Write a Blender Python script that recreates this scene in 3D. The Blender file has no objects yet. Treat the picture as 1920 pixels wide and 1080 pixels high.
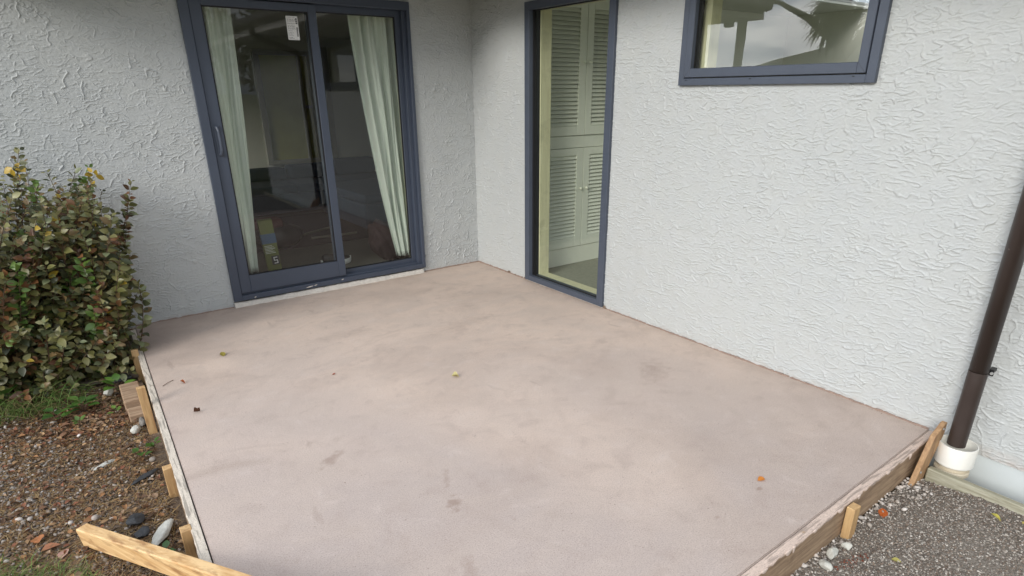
import bpy, bmesh, math, random
import numpy as np
from mathutils import Vector, Matrix, Euler
R = math.radians
random.seed(7); rng = np.random.default_rng(7)
sc = bpy.context.scene
C = sc.collection

# ---------------------------------------------------------------- camera
cam = bpy.data.cameras.new('camera'); camo = bpy.data.objects.new('camera', cam); C.objects.link(camo)
yaw, pit, rol = R(-36.372), R(22.231), R(-0.372)
f = Vector((-math.sin(yaw)*math.cos(pit), math.cos(yaw)*math.cos(pit), -math.sin(pit)))
r = f.cross(Vector((0, 0, 1))).normalized(); u = r.cross(f)
r2 = r*math.cos(rol)+u*math.sin(rol); u2 = -r*math.sin(rol)+u*math.cos(rol)
m = Matrix((r2, u2, -f)).transposed().to_4x4(); m.translation = Vector((-3.0748, -4.8066, 1.5))
camo.matrix_world = m
cam.sensor_width = 36; cam.lens = 1143.666/1920*36
cam.shift_x = (960-971.807)/1920; cam.shift_y = (639.763-540)/1920
cam.clip_start = .05; cam.clip_end = 2000
sc.camera = camo

# ---------------------------------------------------------------- light
SUN_EL, SUN_AZ = 24, (.925, .38)        # light travels towards +x, +y
sun = bpy.data.lights.new('sun', 'SUN'); sun.energy = 1.85; sun.angle = R(22); sun.color = (1, .955, .90)
suno = bpy.data.objects.new('sun', sun); C.objects.link(suno)
dirv = Vector((SUN_AZ[0]*math.cos(R(SUN_EL)), SUN_AZ[1]*math.cos(R(SUN_EL)), -math.sin(R(SUN_EL))))
suno.rotation_euler = dirv.to_track_quat('-Z', 'Y').to_euler(); suno.location = (-8, -8, 8)
w = bpy.data.worlds.new("World"); sc.world = w; w.use_nodes = True
nt = w.node_tree; nt.nodes.clear(); N = nt.nodes.new; L = nt.links.new
sky = N('ShaderNodeTexSky'); sky.sky_type = 'NISHITA'; sky.sun_disc = False
sky.sun_elevation = R(SUN_EL); sky.sun_rotation = math.atan2(-SUN_AZ[0], -SUN_AZ[1])
tc = N('ShaderNodeTexCoord'); mp = N('ShaderNodeMapping'); mp.inputs['Scale'].default_value = (1, 1, 3.2)
L(tc.outputs['Generated'], mp.inputs['Vector'])
n1 = N('ShaderNodeTexNoise'); n1.inputs['Scale'].default_value = 3.4; n1.inputs['Detail'].default_value = 6
n1.inputs['Roughness'].default_value = .55
L(mp.outputs[0], n1.inputs['Vector'])
cr = N('ShaderNodeValToRGB'); cr.color_ramp.elements[0].position = .42; cr.color_ramp.elements[1].position = .58
cr.color_ramp.elements[0].color = (4.4, 5.3, 6.9, 1); cr.color_ramp.elements[1].color = (14.5, 14.6, 14.8, 1)
L(n1.outputs['Fac'], cr.inputs['Fac'])
mx = N('ShaderNodeMix'); mx.data_type = 'RGBA'; mx.inputs[0].default_value = .86
L(sky.outputs[0], mx.inputs[6]); sx = N('ShaderNodeSeparateXYZ'); L(tc.outputs['Generated'], sx.inputs[0])
gr = N('ShaderNodeMapRange'); gr.inputs[1].default_value = 0; gr.inputs[2].default_value = 1; gr.inputs[3].default_value = .50; gr.inputs[4].default_value = 1.12
L(sx.outputs['Z'], gr.inputs[0]); vm = N('ShaderNodeVectorMath'); vm.operation = 'SCALE'; L(cr.outputs[0], vm.inputs[0]); dt = N('ShaderNodeVectorMath'); dt.operation = 'DOT_PRODUCT'; dt.inputs[1].default_value = (-.84, .53, .12); L(tc.outputs['Generated'], dt.inputs[0])
pw = N('ShaderNodeMath'); pw.operation = 'MAXIMUM'; L(dt.outputs['Value'], pw.inputs[0]); pw.inputs[1].default_value = 0
pq = N('ShaderNodeMath'); pq.operation = 'POWER'; L(pw.outputs[0], pq.inputs[0]); pq.inputs[1].default_value = 26
pm = N('ShaderNodeMath'); pm.operation = 'MULTIPLY_ADD'; L(pq.outputs[0], pm.inputs[0]); pm.inputs[1].default_value = 3.6
# western half of the overcast brightened, added to light wall B over wall A
d2 = N('ShaderNodeVectorMath'); d2.operation = 'DOT_PRODUCT'; d2.inputs[1].default_value = (-.93, -.10, .36); L(tc.outputs['Generated'], d2.inputs[0])
w2 = N('ShaderNodeMath'); w2.operation = 'MULTIPLY_ADD'; w2.inputs[1].default_value = .5; w2.inputs[2].default_value = .5; L(d2.outputs['Value'], w2.inputs[0])
w3 = N('ShaderNodeMath'); w3.operation = 'POWER'; w3.inputs[1].default_value = 2.5; L(w2.outputs[0], w3.inputs[0])
w4 = N('ShaderNodeMath'); w4.operation = 'MULTIPLY_ADD'; w4.inputs[1].default_value = .42; L(w3.outputs[0], w4.inputs[0]); L(gr.outputs[0], w4.inputs[2])
L(w4.outputs[0], pm.inputs[2])
L(pm.outputs[0], vm.inputs['Scale']); L(vm.outputs[0], mx.inputs[7])
bg = N('ShaderNodeBackground'); bg.inputs['Strength'].default_value = .1
L(mx.outputs[2], bg.inputs['Color']); wo = N('ShaderNodeOutputWorld'); L(bg.outputs[0], wo.inputs['Surface'])
sc.view_settings.view_transform = 'Standard'; sc.view_settings.look = 'None'
sc.view_settings.exposure = 0.32; sc.view_settings.gamma = 1
sc.render.engine = 'CYCLES'
sc.cycles.max_bounces = 10; sc.cycles.transparent_max_bounces = 12

# ---------------------------------------------------------------- materials
def new_mat(name):
    m = bpy.data.materials.new(name); m.use_nodes = True
    b = m.node_tree.nodes['Principled BSDF']
    return m, m.node_tree, b
def noise(nt, vec, scale, detail=4, rough=.5, dist=0):
    n = nt.nodes.new('ShaderNodeTexNoise'); n.inputs['Scale'].default_value = scale
    n.inputs['Detail'].default_value = detail; n.inputs['Roughness'].default_value = rough
    n.inputs['Distortion'].default_value = dist
    nt.links.new(vec, n.inputs['Vector']); return n.outputs['Fac']
def pos(nt, sx=1, sy=1, sz=1, off=(0, 0, 0), rot=(0, 0, 0)):
    g = nt.nodes.new('ShaderNodeNewGeometry'); mp = nt.nodes.new('ShaderNodeMapping')
    mp.inputs['Scale'].default_value = (sx, sy, sz); mp.inputs['Location'].default_value = off; mp.inputs['Rotation'].default_value = rot
    nt.links.new(g.outputs['Position'], mp.inputs['Vector']); return mp.outputs[0]
def ocoord(nt, sx=1, sy=1, sz=1):
    g = nt.nodes.new('ShaderNodeTexCoord'); mp = nt.nodes.new('ShaderNodeMapping'); mp.inputs['Scale'].default_value = (sx, sy, sz)
    nt.links.new(g.outputs['Object'], mp.inputs['Vector']); return mp.outputs[0]
def ramp(nt, fac, stops):
    r = nt.nodes.new('ShaderNodeValToRGB'); e = r.color_ramp.elements
    while len(e) < len(stops): e.new(.5)
    for i, (p, c) in enumerate(stops):
        e[i].position = p
        e[i].color = (*c, 1) if hasattr(c, '__len__') else (c, c, c, 1)
    nt.links.new(fac, r.inputs['Fac']); return r.outputs['Color']
def mix(nt, fac, a, b, mode='MIX'):
    m = nt.nodes.new('ShaderNodeMix'); m.data_type = 'RGBA'; m.blend_type = mode
    for s, v in ((0, fac), (6, a), (7, b)):
        if isinstance(v, bpy.types.NodeSocket): nt.links.new(v, m.inputs[s])
        elif hasattr(v, '__len__'): m.inputs[s].default_value = (*v, 1)
        else: m.inputs[s].default_value = v if s == 0 else (v, v, v, 1)
    return m.outputs[2]
def mth(nt, op, a, b=0., c=None):
    m = nt.nodes.new('ShaderNodeMath'); m.operation = op
    for i, v in enumerate((a, b, c)):
        if v is None: continue
        if isinstance(v, bpy.types.NodeSocket): nt.links.new(v, m.inputs[i])
        else: m.inputs[i].default_value = v
    return m.outputs[0]
def bump(nt, b, h, dist, strength=1):
    n = nt.nodes.new('ShaderNodeBump'); n.inputs['Distance'].default_value = dist; n.inputs['Strength'].default_value = strength
    nt.links.new(h, n.inputs['Height']); nt.links.new(n.outputs[0], b.inputs['Normal'])
def plain(name, col, rough=.6, var=.12, scale=20, bmp=.0006, spec=.5, bscale=120):
    m, nt, b = new_mat(name); v = pos(nt)
    n = noise(nt, v, scale, 5)
    c = mix(nt, n, tuple(x*(1-var) for x in col), tuple(min(1, x*(1+var)) for x in col))
    nt.links.new(c, b.inputs['Base Color']); b.inputs['Roughness'].default_value = rough
    b.inputs['Specular IOR Level'].default_value = spec
    if bmp: bump(nt, b, noise(nt, v, bscale, 4), bmp)
    return m

def stucco_mat():
    m, nt, b = new_mat('stucco')
    v = pos(nt)
    n = noise(nt, v, 1.3, 4); n2 = noise(nt, v, 9, 5)
    c = mix(nt, n, (.435, .458, .458), (.495, .510, .502))
    c = mix(nt, ramp(nt, n2, [(.35, 0.), (.7, 1.)]), c, (.468, .485, .472))
    # splash-back grime near the slab
    g = nt.nodes.new('ShaderNodeNewGeometry'); s = nt.nodes.new('ShaderNodeSeparateXYZ'); nt.links.new(g.outputs['Position'], s.inputs[0])
    low = mth(nt, 'MULTIPLY_ADD', s.outputs['Z'], -14., 1.); low = mth(nt, 'MULTIPLY', low, noise(nt, v, 22, 4)); low = ramp(nt, low, [(.3, 0.), (.75, 1.)])
    c = mix(nt, mth(nt, 'MULTIPLY', low, .45), c, (.42, .34, .29))
    nt.links.new(c, b.inputs['Base Color']); b.inputs['Roughness'].default_value = .55
    b.inputs['Specular IOR Level'].default_value = .35
    bump(nt, b, noise(nt, v, 70, 5, .6), .0022)
    return m

def slab_mat():
    m, nt, b = new_mat('concrete'); v = pos(nt)
    vs = pos(nt, 1.0, 1.7, 1, rot=(0, 0, R(20)))
    big = noise(nt, v, .8, 5, .55, .5); sw = noise(nt, vs, 1.7, 7, .6, 1.1); mid = noise(nt, v, 7, 7, .68, .3); grain = noise(nt, v, 190, 4, .8)
    g = nt.nodes.new('ShaderNodeNewGeometry'); s = nt.nodes.new('ShaderNodeSeparateXYZ'); nt.links.new(g.outputs['Position'], s.inputs[0])
    # drier, greyer at open corner; browner by the house, colour lightened against eave shade
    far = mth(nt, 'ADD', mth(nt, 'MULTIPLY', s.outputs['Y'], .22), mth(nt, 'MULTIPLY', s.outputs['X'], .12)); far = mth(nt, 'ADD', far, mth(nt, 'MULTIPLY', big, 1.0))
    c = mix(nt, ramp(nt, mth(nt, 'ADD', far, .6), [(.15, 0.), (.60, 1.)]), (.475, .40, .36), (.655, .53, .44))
    c = mix(nt, ramp(nt, sw, [(.46, 0.), (.52, .2), (.66, .5)]), c, (.52, .435, .375))
    c = mix(nt, ramp(nt, sw, [(.28, .42), (.36, .16), (.40, 0.)]), c, (.37, .29, .24))
    # broad trowel arcs
    wv = nt.nodes.new('ShaderNodeTexWave'); wv.wave_type = 'RINGS'; wv.rings_direction = 'Z'; wv.inputs['Scale'].default_value = 1.7; wv.inputs['Distortion'].default_value = 7.; wv.inputs['Detail'].default_value = 4; wv.inputs['Detail Scale'].default_value = 1.3
    nt.links.new(pos(nt, 1, 1, 1, off=(1.1, 2.9, 0)), wv.inputs['Vector'])
    arc = mth(nt, 'MULTIPLY', ramp(nt, wv.outputs['Fac'], [(.80, 0.), (.97, 1.)]), ramp(nt, noise(nt, v, 1.6, 4), [(.45, 0.), (.62, .13)]))
    c = mix(nt, arc, c, (.36, .285, .24))
    bro = noise(nt, pos(nt, 1, 1, 1, off=(7, 3, 0)), 1.25, 5, .55, .8)
    c = mix(nt, ramp(nt, bro, [(.38, .26), (.47, .09), (.53, 0.)]), c, (.40, .31, .255))
    c = mix(nt, ramp(nt, mid, [(.34, .34), (.47, 0.)]), c, (.38, .30, .26))
    c = mix(nt, ramp(nt, mid, [(.56, 0.), (.72, .35)]), c, (.66, .58, .53))
    c = mix(nt, ramp(nt, grain, [(.38, .6), (.49, 0.)]), c, (.27, .22, .20))
    c = mix(nt, ramp(nt, grain, [(.55, 0.), (.70, .5)]), c, (.70, .63, .58))
    vo = nt.nodes.new('ShaderNodeTexVoronoi'); vo.inputs['Scale'].default_value = 38; nt.links.new(v, vo.inputs['Vector'])
    pits = mth(nt, 'MULTIPLY', ramp(nt, vo.outputs['Distance'], [(.05, 1.), (.14, 0.)]), ramp(nt, noise(nt, v, 11, 2), [(.52, 0.), (.62, .7)]))
    c = mix(nt, pits, c, (.20, .15, .13))
    # float marks: a few short darker strokes
    bl = noise(nt, pos(nt, 3.4, 1, 1, rot=(0, 0, R(65))), 2.6, 4, .55, .6)
    c = mix(nt, ramp(nt, bl, [(.68, 0.), (.71, .30), (.80, .42)]), c, (.33, .255, .215))
    def stain(c, x, y, rx, ry, a, k):
        mp = nt.nodes.new('ShaderNodeMapping'); mp.vector_type = 'TEXTURE'
        mp.inputs['Location'].default_value = (x, y, 0); mp.inputs['Rotation'].default_value = (0, 0, R(a)); mp.inputs['Scale'].default_value = (rx, ry, 10)
        nt.links.new(g.outputs['Position'], mp.inputs['Vector'])
        ln = nt.nodes.new('ShaderNodeVectorMath'); ln.operation = 'LENGTH'; nt.links.new(mp.outputs[0], ln.inputs[0])
        d = mth(nt, 'ADD', ln.outputs['Value'], mth(nt, 'MULTIPLY', mth(nt, 'SUBTRACT', noise(nt, v, 30, 4), .5), 2.4))
        return mix(nt, ramp(nt, d, [(.25, k), (1.0, 0.)]), c, (.30, .22, .18))
    c = stain(c, -2.109, -3.058, .06, .035, 60, .7); c = stain(c, -2.38, -2.46, .10, .035, 35, .55)
    c = stain(c, -2.05, -2.90, .10, .02, 62, .4); c = stain(c, -1.06, -3.72, .02, .014, 0, .7); c = stain(c, -1.35, -3.73, .02, .012, 20, .6)
    c = stain(c, -2.25, -3.4, .09, .03, 70, .4); c = stain(c, -1.0, -1.35, .35, .10, 10, .2); c = stain(c, -1.75, -1.05, .30, .09, -5, .18); c = stain(c, -.55, -2.7, .22, .10, 40, .28)
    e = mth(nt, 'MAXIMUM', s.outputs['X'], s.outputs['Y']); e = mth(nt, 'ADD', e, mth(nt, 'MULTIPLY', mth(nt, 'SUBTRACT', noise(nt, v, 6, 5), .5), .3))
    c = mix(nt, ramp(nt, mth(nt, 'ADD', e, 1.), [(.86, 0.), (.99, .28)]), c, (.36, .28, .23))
    # shrub's shade painted into the slab colour at this corner
    shrub_shade = mth(nt, 'SUBTRACT', mth(nt, 'MULTIPLY', s.outputs['X'], -1.), mth(nt, 'MULTIPLY', s.outputs['Y'], -.9)); shrub_shade = mth(nt, 'ADD', shrub_shade, mth(nt, 'MULTIPLY', mth(nt, 'SUBTRACT', noise(nt, v, 3, 5), .5), 1.0))
    c = mix(nt, ramp(nt, mth(nt, 'MULTIPLY', shrub_shade, .333), [(.55, 0.), (.85, .55)]), c, (.27, .215, .19))
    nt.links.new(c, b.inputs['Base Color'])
    b.inputs['Roughness'].default_value = .85; b.inputs['Specular IOR Level'].default_value = .25
    h = mth(nt, 'ADD', mth(nt, 'MULTIPLY', grain, .6), mth(nt, 'MULTIPLY', mid, 1.6))
    bump(nt, b, h, .0020)
    return m

def wood_mat(name, col, dark, axis='X', smear=None, rough=.7, gs=1.):
    m, nt, b = new_mat(name)
    sc3 = {'X': (1.2, 16, 16), 'Y': (16, 1.2, 16), 'Z': (16, 16, 1.2)}[axis]
    v = pos(nt, *[k*2.2*gs for k in sc3]); g = noise(nt, v, 1.6, 7, .65, .5)
    c = mix(nt, ramp(nt, g, [(.33, 0.), (.62, 1.)]), dark, col)
    p = pos(nt); k = noise(nt, p, 9, 4)
    c = mix(nt, ramp(nt, k, [(.55, 0.), (.75, .4)]), c, tuple(x*.55 for x in dark))
    if smear:
        geo = nt.nodes.new('ShaderNodeNewGeometry'); s = nt.nodes.new('ShaderNodeSeparateXYZ'); nt.links.new(geo.outputs['Position'], s.inputs[0])
        edge = mth(nt, 'MULTIPLY_ADD', s.outputs['Z'], 55., .95); edge = mth(nt, 'ADD', edge, mth(nt, 'MULTIPLY', mth(nt, 'SUBTRACT', noise(nt, p, 26, 4), .5), 2.2))
        ss = mix(nt, noise(nt, p, 90, 4, .7), tuple(x*.72 for x in smear), smear)
        ss = mix(nt, ramp(nt, noise(nt, v, 2.4, 5), [(.40, .85), (.47, 0.)]), ss, tuple(x*.42 for x in smear))
        ss = mix(nt, ramp(nt, noise(nt, p, 240, 3, .7), [(.40, .6), (.48, 0.)]), ss, tuple(x*.45 for x in smear))
        c = mix(nt, ramp(nt, edge, [(.4, 0.), (.7, .95)]), c, ss)
    nt.links.new(c, b.inputs['Base Color']); b.inputs['Roughness'].default_value = rough; b.inputs['Specular IOR Level'].default_value = .3
    bump(nt, b, g, .0022)
    return m

def tint_mat(name, rough=.7, spec=.3, trans=0., var=.2, bmp=.0, attr='tint'):
    m, nt, b = new_mat(name)
    a = nt.nodes.new('ShaderNodeAttribute'); a.attribute_name = attr
    c = mix(nt, noise(nt, pos(nt), 160, 3), a.outputs['Color'], (1, 1, 1), 'MIX') if False else a.outputs['Color']
    n = noise(nt, pos(nt), 130, 3, .6)
    c = mix(nt, ramp(nt, n, [(.3, var), (.6, 0.)]), c, mix(nt, 1., c, (.4, .38, .35), 'MULTIPLY'))
    nt.links.new(c, b.inputs['Base Color']); b.inputs['Roughness'].default_value = rough; b.inputs['Specular IOR Level'].default_value = spec
    if trans:
        t = nt.nodes.new('ShaderNodeBsdfTranslucent'); nt.links.new(c, t.inputs['Color'])
        mxs = nt.nodes.new('ShaderNodeMixShader'); mxs.inputs[0].default_value = trans
        nt.links.new(b.outputs[0], mxs.inputs[1]); nt.links.new(t.outputs[0], mxs.inputs[2])
        nt.links.new(mxs.outputs[0], nt.nodes['Material Output'].inputs['Surface'])
    return m

def glass_mat(name, f0=.065, tint=(.93, .96, .92)):
    m, nt, b = new_mat(name); nt.nodes.remove(b)
    t = nt.nodes.new('ShaderNodeBsdfTransparent'); t.inputs[0].default_value = (*tint, 1)
    g = nt.nodes.new('ShaderNodeBsdfGlossy'); g.inputs['Roughness'].default_value = 0.0
    lw = nt.nodes.new('ShaderNodeLayerWeight'); lw.inputs['Blend'].default_value = .5
    p5 = mth(nt, 'POWER', lw.outputs['Facing'], 4.2); fr_ = mth(nt, 'MULTIPLY_ADD', p5, 1-f0, f0)
    bm_ = nt.nodes.new('ShaderNodeBump'); bm_.inputs['Distance'].default_value = .0006
    nt.links.new(noise(nt, pos(nt), 2.2, 1), bm_.inputs['Height']); nt.links.new(bm_.outputs[0], g.inputs['Normal'])
    mxs = nt.nodes.new('ShaderNodeMixShader')
    nt.links.new(fr_, mxs.inputs[0]); nt.links.new(t.outputs[0], mxs.inputs[1]); nt.links.new(g.outputs[0], mxs.inputs[2])
    nt.links.new(mxs.outputs[0], nt.nodes['Material Output'].inputs['Surface'])
    return m

M = {}
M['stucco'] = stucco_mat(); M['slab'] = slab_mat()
M['found'] = plain('foundation_paint', (.56, .60, .60), .6, .06, 8, .002, bscale=18)
M['frame'] = plain('frame_metal', (.056, .070, .100), .42, .10, 5, .0001)
M['frame2'] = plain('frame_metal_lit', (.066, .080, .108), .45, .12, 14, .0001)  # lighter copy of the door frame metal, painted for the brighter-lit wall
M['rubber'] = plain('seal_rubber', (.012, .012, .014), .6)
M['glass'] = glass_mat('pane_glass')
M['mortar_pink'] = plain('cement_slop', (.60, .49, .42), .9, .2, 60, .002)
M['joint'] = plain('joint_dirt', (.27, .195, .155), .95, .35, 60, .003, bscale=80)
M['mortar'] = plain('mortar', (.60, .56, .50), .9, .25, 45, .004, bscale=60)
M['pale_timber'] = wood_mat('reveal_timber', (.66, .64, .43), (.58, .56, .37), 'Z')
M['cup_paint'] = plain('cupboard_paint', (.80, .82, .72), .5, .05, 12)
M['knob'] = plain('knob_paint', (.80, .82, .70), .35)
M['room_wall'] = plain('room_wall', (.56, .56, .50), .8, .05, 2)
M['room_wall_b'] = plain('room_wall_b', (.76, .76, .67), .8, .05, 2)
M['carpet'] = plain('carpet', (.15, .145, .125), .95, .3, 60, .004, bscale=300)
M['carpet_b'] = plain('carpet_green', (.27, .28, .22), .95, .25, 40, .004, bscale=300)
M['rug'] = plain('rug', (.034, .024, .029), .95, .2, 50, .003)
M['sofa'] = plain('sofa_fabric', (.075, .095, .135), .9, .12, 30, .002)
M['curtain'] = plain('curtain_fabric', (.66, .71, .64), .85, .05, 8, .001)
M['maroon'] = plain('maroon_fabric', (.03, .014, .017), .9, .35, 25, .003)
M['black'] = plain('black_plastic', (.012, .012, .013), .4)
M['darkpic'] = plain('dark_screen', (.008, .008, .012), .9, spec=0.)
M['pic_frame'] = plain('picture_frame', (.03, .028, .03), .4)
M['olive'] = plain('olive_blind', (.34, .33, .09), .7, .3, 3)
M['beige'] = plain('cream_trim', (.22, .21, .16), .7)
M['red'] = plain('red_fabric', (.10, .014, .01), .6)
M['lime'] = plain('lime_carton', (.11, .13, .022), .5)
M['blue'] = plain('blue_print', (.03, .09, .18), .5)
M['white'] = plain('white_paper', (.80, .80, .78), .5, .03)
M['ink'] = plain('ink', (.03, .03, .03), .6); M['ink_grey'] = plain('ink_grey', (.32, .32, .32), .6)
M['pipe'] = plain('pipe_brown', (.036, .024, .020), .33, .12, 30, .0004)
def scuffed(name, col, rough):
    m, nt, b = new_mat(name); v = pos(nt, 1, 1, .35)
    n = noise(nt, v, 95, 4, .7); d = noise(nt, pos(nt), 6, 4)
    c = mix(nt, d, tuple(x*.85 for x in col), tuple(x*1.3 for x in col))
    c = mix(nt, ramp(nt, n, [(.69, 0.), (.73, .7)]), c, (.30, .28, .25))
    nt.links.new(c, b.inputs['Base Color']); nt.links.new(ramp(nt, d, [(.3, rough-.08), (.7, rough+.15)]), b.inputs['Roughness']); return m
M['pipe'] = scuffed('pipe_brown', (.036, .025, .021), .36)
M['pvc'] = plain('white_pvc', (.80, .79, .73), .35, .05, 30, .0003)
M['pvc_old'] = plain('old_pvc', (.62, .55, .42), .5, .2, 30, .0008)
M['steel'] = plain('galvanised_steel', (.35, .35, .34), .4)
M['pine'] = wood_mat('pine', (.58, .39, .19), (.38, .22, .10), 'Z')
M['pine_l'] = wood_mat('pine_long', (.66, .41, .17), (.44, .23, .08), 'X')
M['stake_w'] = wood_mat('weathered_stake', (.47, .30, .16), (.26, .15, .08), 'Z')
M['board_l'] = wood_mat('form_board_side', (.30, .21, .13), (.15, .10, .065), 'Y', smear=(.78, .70, .59))
M['board_f'] = wood_mat('form_board_front', (.40, .29, .19), (.19, .125, .08), 'X', smear=(.76, .61, .52))
M['edging'] = wood_mat('edging_timber', (.43, .415, .32), (.20, .185, .12), 'Y')
M['old_wood'] = wood_mat('old_wood', (.30, .25, .20), (.13, .105, .08), 'X')
M['block_w'] = wood_mat('block_wood', (.42, .30, .20), (.20, .12, .07), 'X')
M['slate'] = plain('dark_slate', (.035, .037, .04), .6, .4, 30, .004, bscale=40)
M['rock'] = plain('pale_rock', (.52, .52, .47), .85, .25, 40, .004, bscale=60)
M['rock_g'] = plain('grey_rock', (.20, .185, .165), .85, .35, 40, .004, bscale=60)
M['leafm'] = tint_mat('leaf', .38, .5, .22, .15)
M['deadleaf'] = tint_mat('dead_leaf', .7, .2, .15, .5)
M['stone'] = tint_mat('stone', .8, .3, 0, .35)
M['grassm'] = tint_mat('grass_blade', .6, .3, .25, .1)
M['stem'] = plain('stem_bark', (.10, .06, .035), .8, .3, 60)
M['roof'] = plain('roof_sheet', (.12, .115, .11), .6)
M['gutter'] = plain('gutter_brown', (.035, .026, .022), .4)
M['fascia'] = plain('fascia_paint', (.62, .60, .55), .5)
M['soffit'] = plain('soffit_paint', (.36, .36, .34), .7)
M['nroof'] = plain('neighbour_roof', (.36, .34, .27), .7, .1, 3)
M['nwall'] = plain('neighbour_wall', (.5, .48, .40), .8)
M['bark'] = plain('tree_bark', (.10, .075, .055), .9, .3, 10, .02, bscale=14)
M['hill'] = plain('hill_bush', (.05, .065, .075), .95, .3, .01, 0)
def soil_mat():
    m, nt, b = new_mat('soil'); v = pos(nt)
    a = noise(nt, v, 5, 6, .6); d = noise(nt, v, 60, 5, .7)
    c = mix(nt, ramp(nt, a, [(.35, 0.), (.65, 1.)]), (.12, .082, .056), (.20, .145, .10))
    c = mix(nt, ramp(nt, d, [(.45, 0.), (.7, .7)]), c, (.32, .25, .18))
    nt.links.new(c, b.inputs['Base Color']); b.inputs['Roughness'].default_value = .95
    bump(nt, b, d, .012); return m
def lawn_mat():
    m, nt, b = new_mat('lawn'); v = pos(nt)
    c = mix(nt, ramp(nt, noise(nt, v, .8, 6, .6), [(.4, 0.), (.6, 1.)]), (.06, .085, .025), (.13, .12, .05))
    nt.links.new(c, b.inputs['Base Color']); b.inputs['Roughness'].default_value = .95
    bump(nt, b, noise(nt, v, 60, 5, .7), .02); return m
def grit_mat():
    m, nt, b = new_mat('grit'); v = pos(nt)
    c = mix(nt, ramp(nt, noise(nt, v, 180, 3, .7), [(.4, 0.), (.6, 1.)]), (.11, .095, .078), (.26, .23, .195))
    nt.links.new(c, b.inputs['Base Color']); b.inputs['Roughness'].default_value = .95
    bump(nt, b, noise(nt, v, 180, 3), .004); return m
M['soil'] = soil_mat(); M['lawn'] = lawn_mat(); M['grit'] = grit_mat()

# ---------------------------------------------------------------- builders
def tag(o, label=None, cat=None, group=None, kind=None):
    if label: o['label'] = label
    if cat: o['category'] = cat
    if group: o['group'] = group
    if kind: o['kind'] = kind
    return o
def thing(name, label, cat, loc=(0, 0, 0), group=None):
    o = bpy.data.objects.new(name, None); C.objects.link(o); o.location = loc; o.empty_display_size = .05
    return tag(o, label, cat, group)
def wloc(o):
    v = Vector((0, 0, 0))
    while o: v += Vector(o.location); o = o.parent
    return v
def link(name, me, mat, parent=None, loc=None):
    """mesh given in world coordinates; re-based on its own origin"""
    if mat: me.materials.append(M[mat] if isinstance(mat, str) else mat)
    o = bpy.data.objects.new(name, me); C.objects.link(o)
    base = wloc(parent) if parent else Vector((0, 0, 0))
    if loc is not None: base = Vector(loc)
    if base.length > 0: me.transform(Matrix.Translation(-base))
    if parent: o.parent = parent; o.location = base-wloc(parent) if loc is not None else (0, 0, 0)
    elif loc is not None: o.location = loc
    return o
def fin(name, bm, mat, parent=None, loc=None, smooth=False):
    bmesh.ops.recalc_face_normals(bm, faces=bm.faces)
    me = bpy.data.meshes.new(name); bm.to_mesh(me); bm.free()
    if smooth: me.polygons.foreach_set('use_smooth', [True]*len(me.polygons))
    return link(name, me, mat, parent, loc)
def box(bm, x0, x1, y0, y1, z0, z1, bev=0, seg=1, M4=None):
    t = bmesh.new(); bmesh.ops.create_cube(t, size=1)
    for v in t.verts: v.co = Vector(((x0+x1)/2+v.co.x*abs(x1-x0), (y0+y1)/2+v.co.y*abs(y1-y0), (z0+z1)/2+v.co.z*abs(z1-z0)))
    if bev: bmesh.ops.bevel(t, geom=t.edges[:], offset=bev, segments=seg, affect='EDGES', profile=.6)
    if M4 is not None: bmesh.ops.transform(t, matrix=M4, verts=t.verts)
    me = bpy.data.meshes.new('t'); t.to_mesh(me); t.free(); bm.from_mesh(me); bpy.data.meshes.remove(me)
    return bm
def prism(bm, pts, vec, bev=0):
    """polygon pts (3d) swept along vec"""
    t = bmesh.new(); a = [t.verts.new(p) for p in pts]; b = [t.verts.new(Vector(p)+Vector(vec)) for p in pts]
    n = len(pts); t.faces.new(a); t.faces.new(b[::-1])
    for i in range(n): t.faces.new([a[i], b[i], b[(i+1) % n], a[(i+1) % n]])
    bmesh.ops.recalc_face_normals(t, faces=t.faces)
    if bev: bmesh.ops.bevel(t, geom=t.edges[:], offset=bev, segments=1, affect='EDGES')
    me = bpy.data.meshes.new('t'); t.to_mesh(me); t.free(); bm.from_mesh(me); bpy.data.meshes.remove(me)
    return bm
def tube(bm, pts, rad, n=12, cap=True):
    pts = [Vector(p) for p in pts]; rads = rad if hasattr(rad, '__len__') else [rad]*len(pts)
    rings = []; prev = None
    for i, p in enumerate(pts):
        d = (pts[min(i+1, len(pts)-1)]-pts[max(i-1, 0)]).normalized()
        if prev is None: a = d.orthogonal().normalized()
        else: a = (prev-d*prev.dot(d)).normalized()
        prev = a; b = d.cross(a)
        rings.append([bm.verts.new(p+(a*math.cos(2*math.pi*k/n)+b*math.sin(2*math.pi*k/n))*rads[i]) for k in range(n)])
    for i in range(len(rings)-1):
        for k in range(n): bm.faces.new([rings[i][k], rings[i][(k+1) % n], rings[i+1][(k+1) % n], rings[i+1][k]])
    if cap: bm.faces.new(rings[0][::-1]); bm.faces.new(rings[-1])
    return bm
def lathe(bm, cx, cy, prof, n=40):
    rings = [[bm.verts.new((cx+r_*math.cos(2*math.pi*k/n), cy+r_*math.sin(2*math.pi*k/n), z)) for k in range(n)] for r_, z in prof]
    for i in range(len(rings)-1):
        for k in range(n): bm.faces.new([rings[i][k], rings[i][(k+1) % n], rings[i+1][(k+1) % n], rings[i+1][k]])
    return bm
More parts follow.
